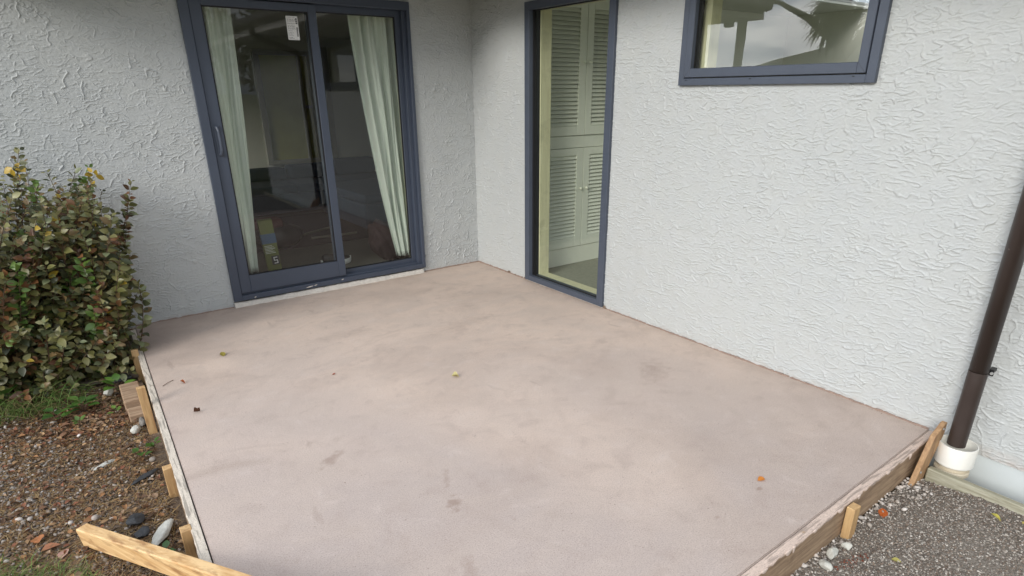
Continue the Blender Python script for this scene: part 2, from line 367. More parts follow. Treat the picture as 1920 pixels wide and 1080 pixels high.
def arr_mesh(name, V, F, mat, parent=None, loc=None, tint=None, smooth=False):
    """V (n,3); F (m,k); tint (n,3)"""
    me = bpy.data.meshes.new(name); k = F.shape[1]
    me.vertices.add(len(V)); me.vertices.foreach_set('co', V.astype(np.float32).ravel())
    me.loops.add(F.size); me.loops.foreach_set('vertex_index', F.astype(np.int32).ravel())
    me.polygons.add(len(F)); me.polygons.foreach_set('loop_start', np.arange(0, F.size, k, dtype=np.int32))
    if smooth: me.polygons.foreach_set('use_smooth', np.ones(len(F), dtype=bool))
    me.update(calc_edges=True)
    if tint is not None:
        ca = me.color_attributes.new('tint', 'FLOAT_COLOR', 'POINT')
        ca.data.foreach_set('color', np.concatenate([tint, np.ones((len(V), 1))], 1).astype(np.float32).ravel())
    return link(name, me, mat, parent, loc)
def scatter(name, TV, TF, Rm, P, S, cols, mat, parent=None, loc=None, smooth=False, jitter=0):
    n = len(P); k = len(TV)
    S = np.asarray(S); S = S[:, None, None] if S.ndim == 1 else S[:, None, :]
    tv = np.broadcast_to(TV, (n, k, 3))*S
    if jitter: tv = tv*(1+rng.uniform(-jitter, jitter, (n, k, 1)))
    V = np.einsum('nij,nkj->nki', Rm, tv)+P[:, None, :]
    F = (TF[None]+(np.arange(n)*k)[:, None, None]).reshape(-1, TF.shape[1])
    T = np.repeat(cols, k, axis=0)
    return arr_mesh(name, V.reshape(-1, 3), F, mat, parent, loc, T, smooth)
def rand_rot(n, tilt=math.pi):
    a = rng.uniform(0, 2*math.pi, n); b = rng.uniform(-tilt, tilt, n); c = rng.uniform(-tilt, tilt, n)
    out = np.zeros((n, 3, 3))
    ca, sa, cb, sb, cc, sc_ = np.cos(a), np.sin(a), np.cos(b), np.sin(b), np.cos(c), np.sin(c)
    Rz = np.zeros((n, 3, 3)); Rz[:, 0, 0] = ca; Rz[:, 0, 1] = -sa; Rz[:, 1, 0] = sa; Rz[:, 1, 1] = ca; Rz[:, 2, 2] = 1
    Rx = np.zeros((n, 3, 3)); Rx[:, 1, 1] = cb; Rx[:, 1, 2] = -sb; Rx[:, 2, 1] = sb; Rx[:, 2, 2] = cb; Rx[:, 0, 0] = 1
    Ry = np.zeros((n, 3, 3)); Ry[:, 0, 0] = cc; Ry[:, 0, 2] = sc_; Ry[:, 2, 0] = -sc_; Ry[:, 2, 2] = cc; Ry[:, 1, 1] = 1
    return Rz@Rx@Ry
def frames(D, Up):
    """rotation matrices with local x = D (leaf axis), z near Up"""
    D = D/np.linalg.norm(D, axis=1, keepdims=True); Y = np.cross(Up, D); Y /= np.linalg.norm(Y, axis=1, keepdims=True)+1e-9
    Z = np.cross(D, Y); return np.stack([D, Y, Z], axis=2)
def ico(sub):
    bm = bmesh.new(); bmesh.ops.create_icosphere(bm, subdivisions=sub, radius=1)
    V = np.array([v.co[:] for v in bm.verts]); F = np.array([[v.index for v in f.verts] for f in bm.faces]); bm.free(); return V, F
ICO1, ICO2 = ico(1), ico(2)
# leaf template: along +x, length 1, folded along midrib and drooping at the tip
_xs = [0, .12, .32, .56, .8, 1.0]; _ws = [0, .14, .27, .28, .16, 0]
def leaf_tpl(fold=.12, droop=.12, width=1., wav=0):
    V = []
    for i, (x, w_) in enumerate(zip(_xs, _ws)):
        z = -droop*x*x; w_ *= width; k = wav*math.sin(i*2.1)
        V += [(x, -w_, z+fold*w_*2+k), (x, 0, z), (x, w_, z+fold*w_*2-k)]
    F = []
    for i in range(len(_xs)-1):
        a = i*3; F += [(a, a+3, a+4, a+1), (a+1, a+4, a+5, a+2)]
    return np.array(V), np.array(F)
LEAF = leaf_tpl()

# ================================================================ SETTING
def LIFT(x, y): return .034*np.clip((x+.95)/.7, 0, 1)*np.clip((-4.0-y)/.25, 0.25, 1)
def ground():
    # one sheet to the horizon
    bm = bmesh.new(); s = 900
    vs = [bm.verts.new(p) for p in ((-s, -s, -.19), (s, -s, -.19), (s, s, -.19), (-s, s, -.19))]; bm.faces.new(vs)
    tag(fin('ground', bm, 'lawn'), 'lawn and open ground around the house', kind='structure')
    # bed soil, gently uneven
    def sheet(name, x0, x1, y0, y1, z, amp, n, mat, label):
        xs = np.linspace(x0, x1, n); ys = np.linspace(y0, y1, n); X, Y = np.meshgrid(xs, ys, indexing='ij')
        Z = z+(LIFT(X, Y) if name == 'path' else 0)+amp*(np.sin(X*9+1.3*np.sin(Y*7))*.5+np.sin(Y*11+2*np.sin(X*5))*.5)+rng.normal(0, amp*.18, X.shape)
        V = np.stack([X, Y, Z], -1).reshape(-1, 3); i = np.arange(n*n).reshape(n, n)
        F = np.stack([i[:-1, :-1], i[1:, :-1], i[1:, 1:], i[:-1, 1:]], -1).reshape(-1, 4)
        o = arr_mesh(name, V, F, mat, smooth=True); tag(o, label, kind='structure'); return o
    sheet('soil', -4.6, -2.93, -3.6, .0, -.158, .008, 170, 'soil', 'brown soil of the garden bed beside the slab')
    sheet('path', -2.9, -.20, -6.5, -3.99, -.150, .003, 170, 'grit', 'fine gravel ground in front of the slab')
ground()

def slab():
    # outer boundary with slightly ragged edge where it meets the walls
    bm = bmesh.new(); pts = []
    pts.append((-2.864, -.004)); n = 130
    for i in range(1, n):
        x = -2.864+2.86*i/n; pts.append((x, -.004))
    pts.append((-.004, -.004))
    for i in range(1, n): pts.append((-.004, -.004-3.93*i/n))
    pts += [(-.006, -3.933), (-1.546, -3.962), (-2.969, -3.989)]
    top = [bm.verts.new((x, y, 0)) for x, y in pts]; bot = [bm.verts.new((x, y, -.19)) for x, y in pts]
    bm.faces.new(top); bm.faces.new(bot[::-1]); k = len(pts)
    for i in range(k): bm.faces.new([top[i], bot[i], bot[(i+1) % k], top[(i+1) % k]])
    bmesh.ops.recalc_face_normals(bm, faces=bm.faces)
    e = [e for e in bm.edges if all(abs(v.co.z) < 1e-6 for v in e.verts) and not all(v.co.x > -.01 or v.co.y > -.01 for v in e.verts)]
    bmesh.ops.bevel(bm, geom=e, offset=.004, segments=2, affect='EDGES')
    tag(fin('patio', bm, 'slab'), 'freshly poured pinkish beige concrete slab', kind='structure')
slab()

# ================================================================ HOUSE
house = thing('house', 'pale grey stuccoed house wrapped round the inner corner of the new slab', 'house', (0, 0, -.03))

def vnoise(u, v, seed, per=4096):
    """2-d value-gradient noise, numpy"""
    iu = np.floor(u).astype(np.int64); iv = np.floor(v).astype(np.int64); fu = u-iu; fv = v-iv
    def h(a, b):
        x = (a*374761393+b*668265263+seed*1442695041) & 0xffffffff
        x = ((x ^ (x >> 13))*1274126177) & 0xffffffff
        return ((x ^ (x >> 16)) & 0xffff)/65535.*2*math.pi
    def g(a, b, du, dv): t = h(a, b); return np.cos(t)*du+np.sin(t)*dv
    su = fu*fu*fu*(fu*(fu*6-15)+10); sv = fv*fv*fv*(fv*(fv*6-15)+10)
    a = g(iu, iv, fu, fv)*(1-su)+g(iu+1, iv, fu-1, fv)*su
    b = g(iu, iv+1, fu, fv-1)*(1-su)+g(iu+1, iv+1, fu-1, fv-1)*su
    return (a*(1-sv)+b*sv)*1.4
def ridges(U, V, seed, fu, fv, width, warp=.35, mthr=-.1):
    """thin raised squiggles = zero contours of a stretched, warped noise"""
    wu = U+.02*vnoise(U*23, V*23, seed+9)*warp*3; wv = V+.02*vnoise(U*19+7, V*19, seed+10)*warp*3
    n = vnoise(wu*fu, wv*fv, seed)
    e = .002
    gx = (vnoise((wu+e)*fu, wv*fv, seed)-n)/e; gy = (vnoise(wu*fu, (wv+e)*fv, seed)-n)/e
    d = np.abs(n)/(np.sqrt(gx*gx+gy*gy)+2.)
    wd = width*(.6+.9*np.clip(vnoise(U*31, V*31, seed+3)+.4, 0, 1))
    rdg = np.exp(-(d/wd)**3)
    mask = np.clip((vnoise(U*13, V*17, seed+5)-mthr)*5, 0, 1)
    return rdg*mask
def stucco_height(U, V, style):
    if style == 'B':
        U = U*1.12; V = V*1.12
        h = 1.0*ridges(U, V, 11, 5, 23, .0022, .18, -.12)
        h = np.maximum(h, .75*ridges(U+3.1, V+.7, 23, 8, 33, .0018, .22, -.08))
        h = np.maximum(h, 1.1*ridges(U+1.7, V, 37, 12, 5, .0024, .35, .0))
        h = np.maximum(h, .6*ridges(U+.7, V+3, 51, 15, 55, .0015, .2, -.1))
    else:
        h = .9*ridges(U, V, 61, 8, 27, .0020, .20, -.12)
        h = np.maximum(h, .7*ridges(U+5, V, 71, 12, 38, .0018, .25, -.08))
        h = np.maximum(h, 1.3*ridges(U+1.7, V, 87, 9, 2.6, .0030, .55, .02))
        h = np.maximum(h, .6*ridges(U+.7, V+3, 91, 26, 50, .0015, .3, -.05))
    h = h*(.65+.5*np.clip(vnoise(U*3.1, V*3.7, 99)+.5, 0, 1.2))
    h += .16*vnoise(U*45, V*70, 5)+.10*vnoise(U*90, V*120, 8)+.30*vnoise(U*6, V*9, 6)
    return h
def wall_skin(name, axis, u0, u1, z0, z1, holes, style, step, parent, amp, back=.12, fine=None):
    """wall with real relief on its outer face. axis 'A': plane y=0 (u=x), 'B': plane x=0 (u=y)"""
    us = sorted(set([u0, u1]+[h[0] for h in holes]+[h[1] for h in holes])); zs = sorted(set([z0, z1]+[h[2] for h in holes]+[h[3] for h in holes]))
    def axis_pts(b, st):
        out = []
        for a, c in zip(b[:-1], b[1:]):
            k = max(1, int(math.ceil((c-a)/st))); out += list(np.linspace(a, c, k+1)[:-1])
        return np.array(out+[b[-1]])
    if fine:   # coarse step outside the visible span
        us = sorted(set(us+[fine]));
        pu = np.concatenate([axis_pts([x for x in us if x <= fine], .05)[:-1], axis_pts([x for x in us if x >= fine], step)])
    else: pu = axis_pts(us, step)
    pz = axis_pts(zs, step)
    U, Z = np.meshgrid(pu, pz, indexing='ij'); H = stucco_height(U+10, Z+10, style)*amp
    uc = (pu[:-1]+pu[1:])/2; zc = (pz[:-1]+pz[1:])/2; UC, ZC = np.meshgrid(uc, zc, indexing='ij')
    keep = np.ones(UC.shape, bool)
    for h in holes: keep &= ~((UC > h[0]) & (UC < h[1]) & (ZC > h[2]) & (ZC < h[3]))
    if axis == 'A': V = np.stack([U, -H, Z], -1)
    else: V = np.stack([-H, U, Z], -1)
    V = V.reshape(-1, 3); i = np.arange(U.size).reshape(U.shape)
    F = np.stack([i[:-1, :-1], i[1:, :-1], i[1:, 1:], i[:-1, 1:]], -1)[keep]
    if axis == 'B': F = F[:, ::-1]
    # body behind (box pieces round the holes), 6 mm behind the skin
    bm = bmesh.new()
    for a, c in zip(us[:-1], us[1:]):
        for d, e in zip(zs[:-1], zs[1:]):
            if any(h[0] <= (a+c)/2 <= h[1] and h[2] <= (d+e)/2 <= h[3] for h in holes): continue
            if axis == 'A': box(bm, a, c, .006, back, d, e)
            else: box(bm, .006, back, a, c, d, e)
    me = bpy.data.meshes.new('t'); bm.to_mesh(me); bm.free()
    nb = len(me.vertices); BV = np.zeros(nb*3); me.vertices.foreach_get('co', BV); BV = BV.reshape(-1, 3)
    BF = np.array([list(p.vertices) for p in me.polygons]); bpy.data.meshes.remove(me)
    V2 = np.concatenate([V, BV]); F2 = np.concatenate([F, BF+len(V)])
    me = bpy.data.meshes.new(name)
    me.vertices.add(len(V2)); me.vertices.foreach_set('co', V2.astype(np.float32).ravel())
    me.loops.add(F2.size); me.loops.foreach_set('vertex_index', F2.astype(np.int32).ravel())
    me.polygons.add(len(F2)); me.polygons.foreach_set('loop_start', np.arange(0, F2.size, 4, dtype=np.int32))
    sm = np.zeros(len(F2), bool); sm[:len(F)] = True; me.polygons.foreach_set('use_smooth', sm)
    me.update(calc_edges=True)
    return link(name, me, 'stucco', parent)
STEP = .0029
wall_skin('wall', 'A', -3.36, 0, -.19, 2.24, [(-2.19, -.59, .036, 2.14)], 'A', STEP, house, .0044)
wall_skin('wall', 'B', -6.8, 0, -.032, 2.24, [(-1.702, -.772, .0, 2.10), (-3.36, -2.26, 1.536, 2.10)], 'B', STEP, house, .0056, fine=-4.9)
bm = bmesh.new(); box(bm, .007, .12, -6.8, -3.94, -.3, -.034, .004)
fin('foundation', bm, 'found', house)
bm = bmesh.new(); box(bm, -3.36, -3.24, .12, 3.2, -.19, 2.24); box(bm, -3.36, -3.24, 4.3, 5.0, -.19, 2.24); box(bm, -3.36, -3.24, 3.2, 4.3, -.19, .5); box(bm, -3.36, -3.24, 3.2, 4.3, 2.15, 2.24); box(bm, -3.36, 3.7, 5.0, 5.12, -.19, 2.24)  # unseen opening in the west side, added to light the back room
box(bm, 3.6, 3.7, -6.8, 4.999, -.19, 2.24)
box(bm, .12, .4, -6.8, -6.68, -.19, 2.24); box(bm, 3.4, 3.6, -6.8, -6.68, -.19, 2.24); box(bm, .4, 3.4, -6.8, -6.68, -.19, .15); box(bm, .4, 3.4, -6.8, -6.68, 2.15, 2.24)  # unseen opening in the end wall, added to light the cupboard room
fin('rear_wall', bm, 'stucco', house)
# eaves, gutter and roof
bm = bmesh.new(); box(bm, -3.43, .0, -.60, 5.3, 2.241, 2.26); box(bm, -.60, 1.7, -7.0, -.601, 2.241, 2.26); box(bm, 1.7, 3.9, -7.0, -4.9, 2.241, 2.26); box(bm, 1.7, 3.9, -1.5, -.601, 2.241, 2.26); box(bm, .001, 3.9, -.6, 5.3, 2.241, 2.26)
fin('soffit', bm, 'soffit', house)
bm = bmesh.new(); box(bm, -3.43, -.622, -.622, -.602, 2.20, 2.38); box(bm, -.622, -.602, -7.0, -.60, 2.20, 2.38); box(bm, -3.452, -3.432, -.62, 5.3, 2.20, 2.38)
fin('fascia', bm, 'fascia', house)
def gutter_prof(a):  # open trough
    return [(0, .10), (0, 0), (.03, -.0), (.085, .012), (.10, .04), (.10, .11), (.094, .11), (.094, .043), (.082, .018), (.03, .006), (.006, .006), (.006, .10)]
bm = bmesh.new()
prism(bm, [(-.624-a, -7.0, 2.27+b) for a, b in gutter_prof(0)], (0, 6.27, 0))
prism(bm, [(-3.43, -.624-a, 2.27+b) for a, b in gutter_prof(0)], (2.70, 0, 0))
fin('gutter', bm, 'gutter', house)
bm = bmesh.new()
prism(bm, [(-3.48, -.66, 2.385), (-3.48, 2.3, 3.2), (-3.48, 5.4, 2.385)], (7.38, 0, 0))
prism(bm, [(-.66, -7.05, 2.385), (1.6, -7.05, 2.99), (1.6, -7.05, 2.95), (-.66, -7.05, 2.345)], (0, 9.3, 0))
for ya, yb in ((-7.05, -4.9), (-1.5, 2.25)): prism(bm, [(1.601, ya, 2.99), (3.9, ya, 2.385), (3.9, ya, 2.345), (1.601, ya, 2.95)], (0, yb-ya, 0))  # east slope left open midway: unseen gap added to light the cupboard room
fin('roof', bm, 'roof', house)
# rooms
bm = bmesh.new()
box(bm, -2.72, -2.70, .121, 3.2, .0, 2.22); box(bm, -2.72, -2.70, 4.3, 4.55, .0, 2.22); box(bm, -2.72, -2.70, 3.2, 4.3, .0, .5); box(bm, -2.72, -2.70, 3.2, 4.3, 2.15, 2.22); box(bm, -3.24, -2.72, 3.18, 3.2, .3, 2.22); box(bm, -3.24, -2.72, 4.3, 4.32, .3, 2.22); box(bm, -2.70, 1.9, 4.53, 4.55, .0, 2.24); box(bm, 1.9, 1.92, .16, 4.55, .0, 2.24)
box(bm, .121, 1.92, .12, .14, 0, 2.24)
box(bm, -2.70, -2.19, .122, .128, .0, 2.24); box(bm, -.59, .12, .122, .128, .0, 2.24)
fin('interior_wall', bm, 'room_wall', house)
bm = bmesh.new(); box(bm, .124, .130, -.770, -.65, 0, 2.24); box(bm, .124, .130, -2.258, -1.704, 0, 2.24); box(bm, .124, .130, -6.6, -3.362, 0, 2.24)
box(bm, .124, .130, -3.362, -2.258, 0, 1.534); box(bm, 3.57, 3.59, -6.6, -.66, 0, 2.24); box(bm, 1.21, 3.58, -.66, -.64, 0, 2.24)
fin('interior_wall', bm, 'room_wall_b', house)
bm = bmesh.new(); box(bm, -2.7, 1.9, .12, 4.53, -.06, .03); fin('carpet', bm, 'carpet', house)
bm = bmesh.new(); box(bm, .121, 3.6, -6.67, .119, -.06, .02); fin('carpet', bm, 'carpet_b', house)
bm = bmesh.new(); box(bm, -2.7, 1.9, .121, 4.53, 2.22, 2.238); box(bm, .122, 1.7, -6.67, .119, 2.22, 2.238); box(bm, 1.7, 3.59, -6.67, -4.9, 2.22, 2.238); box(bm, 1.7, 3.59, -1.5, .119, 2.22, 2.238); fin('ceiling', bm, 'room_wall', house)  # ceiling gap under the roof opening, added to let daylight in
# blind-covered rear window and pale wall strip in the back room
bm = bmesh.new()
for a in ((-.60, -.52, .62, 1.98), (-.02, .03, .62, 1.98), (.12, .18, .62, 1.98), (-.60, .18, .56, .62), (-.60, .18, 1.98, 2.04), (.03, .12, 1.3, 1.34)): box(bm, a[0], a[1], 4.47, 4.529, a[2], a[3], .004)
rw = fin('window', bm, 'beige', house); bm = bmesh.new(); box(bm, -.52, .12, 4.50, 4.515, .62, 1.98); fin('blind', bm, 'olive', rw)
bm = bmesh.new(); box(bm, .20, .44, 4.515, 4.529, .03, 2.1); fin('door_panel', bm, 'beige', house)

# ---- sliding door
dr = bmesh.new()
fy0, fy1 = -.026, .10
box(dr, -2.203, -2.143, fy0, fy1, .046, 2.146, .002); box(dr, -2.143, -.600, fy0, fy1, 2.088, 2.146, .002)
box(dr, -.604, -.578, fy0, fy1, .046, 2.146, .002); box(dr, -2.143, -.604, fy0, fy1, .046, .083, .002)
# rails, stepped side jamb
box(dr, -.636, -.604, .004, fy1, .083, 2.088, .0015); box(dr, -2.143, -.636, .030, .034, .083, .100, .001)
box(dr, -2.143, -.636, .006, .012, .083, .098, .001)
door = fin('sliding_door', dr, 'frame', house)
bm = bmesh.new()
box(bm, -2.140, -2.066, -.012, .026, .100, 2.080, .0025); box(bm, -1.372, -1.312, -.012, .026, .100, 2.080, .0025)
box(bm, -2.066, -1.372, -.012, .026, .100, .226, .0025); box(bm, -2.066, -1.372, -.012, .026, 2.032, 2.080, .0025)
sash = fin('sliding_sash', bm, 'frame', door)
bm = bmesh.new()
box(bm, -1.372, -1.30, .040, .080, .083, 2.088, .002); box(bm, -.676, -.636, .040, .080, .083, 2.088, .002)
box(bm, -1.30, -.676, .040, .080, .083, .130, .002); box(bm, -1.30, -.676, .040, .080, 2.045, 2.088, .002)
fin('fixed_sash', bm, 'frame', door)
def pane(name, x0, x1, y0, y1, z0, z1, parent):
    bm = bmesh.new()
    if x1-x0 < .001: vs = [(x0, y0, z0), (x0, y1, z0), (x0, y1, z1), (x0, y0, z1)]
    else: vs = [(x0, y0, z0), (x1, y0, z0), (x1, y0, z1), (x0, y0, z1)]
    bm.faces.new([bm.verts.new(v) for v in vs]); return fin(name, bm, 'glass', parent)
pane('pane', -2.068, -1.370, .006, .006, .224, 2.034, door); pane('pane', -1.302, -.674, .060, .060, .128, 2.047, door)
bm = bmesh.new()
for a in ((-2.066, -2.058, .226, 2.032), (-1.380, -1.372, .226, 2.032), (-2.058, -1.380, .226, .234), (-2.058, -1.380, 2.024, 2.032)): box(bm, a[0], a[1], -.004, .005, a[2], a[3])
for a in ((-1.30, -1.292, .130, 2.045), (-.684, -.676, .130, 2.045), (-1.292, -.684, .13, .138), (-1.292, -.684, 2.037, 2.045)): box(bm, a[0], a[1], .050, .059, a[2], a[3])
fin('glazing_seal', bm, 'rubber', door)
bm = bmesh.new()   # pull handle: bow with two feet
tube(bm, [(-2.106, -.012, 1.288), (-2.106, -.034, 1.284), (-2.104, -.046, 1.262), (-2.103, -.048, 1.20), (-2.104, -.046, 1.135), (-2.106, -.034, 1.112), (-2.106, -.012, 1.108)], [.012, .011, .010, .010, .010, .011, .012], 10)
box(bm, -2.122, -2.090, -.0165, -.0125, 1.098, 1.298, .001)
fin('handle', bm, 'frame2', door, smooth=False)
st = bmesh.new(); box(st, -1.527, -1.446, .0035, .0048, 1.850, 2.001)
nf0 = len(st.faces); ink = st
for i in range(3): box(ink, -1.463, -1.452, .0026, .0032, 1.978-i*.013, 1.988-i*.013)
for i in range(14): box(ink, -1.462, -1.452, .0026, .0032, 1.928-i*.0042, 1.9305-i*.0042)
nf1 = len(st.faces); rr = random.Random(3)
for i, zz in enumerate([1.990, 1.980, 1.975, 1.970, 1.965, 1.955, 1.950, 1.938, 1.932, 1.924, 1.918, 1.906, 1.894, 1.886, 1.878, 1.864, 1.858]):
    x = -1.520
    while x < (-1.49 if i > 10 else -1.47):
        wd = rr.uniform(.003, .010); box(ink, x, x+wd, .0026, .0032, zz, zz+.0028); x += wd+rr.uniform(.002, .006)
st.faces.ensure_lookup_table()
for i_, f_ in enumerate(st.faces): f_.material_index = 0 if i_ < nf0 else (1 if i_ < nf1 else 2)
sticker = fin('sticker', st, 'white', door); sticker['label'] = 'white printed paper sticker at the top of the sliding pane'
sticker.data.materials.append(M['ink']); sticker.data.materials.append(M['ink_grey'])
bm = bmesh.new(); box(bm, -.634, -.592, .101, .17, .03, 2.12, .002); box(bm, -2.2, -2.145, .101, .17, .03, 2.12, .002); box(bm, -2.145, -.634, .101, .17, 2.09, 2.13, .002)
fin('reveal', bm, 'pale_timber', door)
# mortar bead under the door and along wall feet
def bead(name, pts, w, h, mat, parent, seed, jit=.35, seg=.012):
    """lumpy ridge along a polyline, seen as a rough cement joint"""
    rr = random.Random(seed); bm = bmesh.new(); rings = []
    P = [Vector(p) for p in pts]; tot = sum((b-a).length for a, b in zip(P[:-1], P[1:])); n = int(tot/seg); k = kh = 1
    for i in range(n+1):
        s = tot*i/n; a = 0
        for p, q in zip(P[:-1], P[1:]):
            l = (q-p).length
            if s <= l+1e-9: break
            s -= l
        c = p.lerp(q, min(1, s/l)); d = (q-p).normalized(); side = Vector((-d.y, d.x, 0))
        k = k*.45+.55*(1+rr.uniform(-jit, jit)); kh = kh*.6+.4*(1+rr.uniform(-jit, jit)*.8)
        rings.append([bm.verts.new(c+side*w*.0+Vector((0, 0, -.004))), bm.verts.new(c+Vector((0, 0, h*kh))),
                      bm.verts.new(c+side*w*.55*k+Vector((0, 0, h*kh*.82))), bm.verts.new(c+side*w*k+Vector((0, 0, h*.25*kh))), bm.verts.new(c+side*w*1.12*k+Vector((0, 0, -.004)))])
    for a, b in zip(rings[:-1], rings[1:]):
        for k in range(4): bm.faces.new([a[k], b[k], b[k+1], a[k+1]])
    return fin(name, bm, mat, parent, smooth=True)
bead('door_mortar', [(-.60, .0, .002), (-2.205, .0, .002)], .030, .037, 'mortar', house, 1, .28, .02)
for (x, z, w_) in ((-1.63, .061, .030), (-1.355, .072, .010), (-1.58, .066, .012), (-2.05, .058, .008)):
    bm = bmesh.new(); bmesh.ops.create_icosphere(bm, subdivisions=2, radius=1)
    for v_ in bm.verts: v_.co = Vector((x+v_.co.x*w_, -.0262+v_.co.y*.0012, z+v_.co.z*.004+v_.co.x*.003))
    fin('mortar_splash', bm, 'mortar', door)
bead('slab_joint', [(-.004, -.0, .0), (-.59, -.0, .0)], .007, .009, 'joint', house, 2, .6)
bead('slab_joint', [(-2.21, -.0, .0), (-2.86, -.0, .0)], .006, .007, 'joint', house, 3, .6)
bead('slab_joint', [(-.0, -1.72, .0), (-.0, -.0, .0)][:1]+[(-.0, -3.93, 0)], .0, .0, 'slab', house, 4) if False else None
bead('slab_joint', [(0, -3.93, 0), (0, -1.712, 0)], .009, .007, 'joint', house, 5, .7)
bead('slab_joint', [(0, -1.705, 0), (0, -.77, 0)], .006, .006, 'mortar', house, 6, .5)
bead('slab_joint', [(0, -.76, 0), (0, 0, 0)], .008, .010, 'joint', house, 7, .7)
# chipped plaster / dark gaps at the wall foot
rr = random.Random(5)
for (y, z, s) in ((-.50, .010, .012), (-.515, .014, .010), (-.60, .006, .008), (-.64, .006, .007), (-.70, .007, .008), (-.735, .008, .009), (-1.722, .012, .013), (-1.728, .006, .012), (-1.745, .003, .007)):
    t = bmesh.new(); bmesh.ops.create_icosphere(t, subdivisions=2, radius=s)
    for v in t.verts: v.co = Vector((-.004+v.co.x*.35, y+v.co.y*(1+rr.uniform(-.3, .3)), z+v.co.z*(1+rr.uniform(-.3, .3))*.9))
    fin('chipped_gap', t, 'soil', house)

# ---- tall fixed window in wall B
bm = bmesh.new(); x0, x1 = -.024, .07
box(bm, x0, x1, -1.711, -1.652, .011, 2.107, .002); box(bm, x0, x1, -.822, -.764, .011, 2.107, .002)
box(bm, x0, x1, -1.652, -.822, .011, .054, .002); box(bm, x0, x1, -1.652, -.822, 2.052, 2.107, .002)
tw = fin('window', bm, 'frame2', house)
pane('pane', .03, .03, -1.652, -.822, .054, 2.052, tw)
bm = bmesh.new(); box(bm, .012, .029, -.828, -.822, .054, 2.052); box(bm, .012, .029, -1.652, -1.646, .054, 2.052); box(bm, .012, .029, -1.646, -.828, .054, .060); box(bm, .012, .029, -1.646, -.828, 2.046, 2.052)
box(bm, .031, .071, -.836, -.8225, .054, 2.052); fin('glazing_seal', bm, 'rubber', tw)
bm = bmesh.new(); box(bm, .072, .175, -.844, -.77, .02, 2.10, .002); box(bm, .072, .175, -1.70, -1.655, .02, 2.10, .002)
box(bm, .072, .175, -1.655, -.844, .02, .050, .002); box(bm, .072, .175, -1.655, -.844, 2.065, 2.10, .002)
fin('reveal', bm, 'pale_timber', tw)
# ---- high awning window in wall B
bm = bmesh.new(); box(bm, x0, x1, -3.368, -3.326, 1.528, 2.107, .002); box(bm, x0, x1, -2.291, -2.2526, 1.528, 2.107, .002)
box(bm, x0, x1, -3.326, -2.291, 1.528, 1.565, .002); box(bm, x0, x1, -3.326, -2.291, 2.068, 2.107, .002)
aw = fin('window', bm, 'frame2', house)
bm = bmesh.new(); a0, a1 = -.030, .035
box(bm, a0, a1, -3.322, -3.281, 1.570, 2.064, .0025); box(bm, a0, a1, -2.337, -2.295, 1.570, 2.064, .0025)
box(bm, a0, a1, -3.281, -2.337, 1.570, 1.617, .0025); box(bm, a0, a1, -3.281, -2.337, 2.017, 2.064, .0025)
fin('sash', bm, 'frame2', aw)
bm = bmesh.new(); dx_ = .474*math.tan(R(1.2))   # the pane sits very slightly askew in its sash
bm.faces.new([bm.verts.new(v) for v in ((.012+dx_, -3.283, 1.615), (.012-dx_, -2.335, 1.615), (.012-dx_, -2.335, 2.019), (.012+dx_, -3.283, 2.019))]); fin('pane', bm, 'glass', aw)
bm = bmesh.new(); box(bm, .013, .036, -2.345, -2.3375, 1.617, 2.017); box(bm, -.002, .010, -2.3405, -2.3375, 1.617, 2.017)
fin('glazing_seal', bm, 'rubber', aw)
for y in (-2.31, -2.73, -3.27):
    bm = bmesh.new(); box(bm, -.0262, -.0242, y-.005, y+.005, 1.555, 1.559); fin('weep_hole', bm, 'rubber', aw)
bm = bmesh.new(); box(bm, .072, .16, -2.37, -2.262, 1.54, 2.10, .002); box(bm, .072, .16, -3.36, -3.30, 1.54, 2.10, .002); box(bm, .072, .16, -3.30, -2.37, 1.54, 1.585, .002); box(bm, .072, .16, -3.30, -2.37, 2.05, 2.10, .002)
fin('reveal', bm, 'pale_timber', aw)


# mitre joints of the awning window
for (y, z, sy, sz) in ((-3.302, 1.5935, 1, 1), (-2.316, 1.5935, -1, 1)):
    bm = bmesh.new(); box(bm, -.0304, -.0300, -.030, .030, -.0006, .0006, 0, 1, Matrix.Translation((0, y, z)) @ Matrix.Rotation(R(49)*sy, 4, 'X')); fin('mitre_joint', bm, 'pic_frame', aw)
# ================================================================ THINGS INDOORS
def curtain(name, label, topx, botx, ztop, zbot, y, nf, amp, seed, edge=None):
    rr = random.Random(seed); nu, nv = nf*12, 40; V = []; ph = rr.uniform(0, 6)
    for j in range(nv+1):
        t = j/nv; z = ztop+(zbot-ztop)*t
        a = topx[0]+(botx[0]-topx[0])*(t**1.25); b = topx[1]+(botx[1]-topx[1])*t
        for i in range(nu+1):
            s = i/nu; fold = math.sin(s*nf*2*math.pi+ph+1.1*math.sin(t*2.6+s*4))+.4*math.sin(s*s*nf*5.3*math.pi+t*4+1)
            V.append((a+(b-a)*s+.006*math.sin(t*7+s*11), y+amp*fold*(1-.25*t)+.006*math.sin(t*9+s*4), z))
    V = np.array(V); i = np.arange(len(V)).reshape(nv+1, nu+1)
    F = np.stack([i[:-1, :-1], i[:-1, 1:], i[1:, 1:], i[1:, :-1]], -1).reshape(-1, 4)
    o = arr_mesh(name, V, F, 'curtain', smooth=True, loc=((topx[0]+topx[1])/2, y, zbot))
    md = o.modifiers.new('thickness', 'SOLIDIFY'); md.thickness = .002
    return tag(o, label, 'curtain')
curtain('curtain', 'pale green curtain hanging behind the left edge of the sliding pane', (-2.06, -1.83), (-2.045, -1.935), 2.09, .19, .20, 2, .030, 1)
curtain('curtain', 'pale curtain gathered in slanting folds behind the fixed pane, nearest the corner', (-1.0, -.60), (-.755, -.612), 2.12, .13, .20, 4, .036, 2)

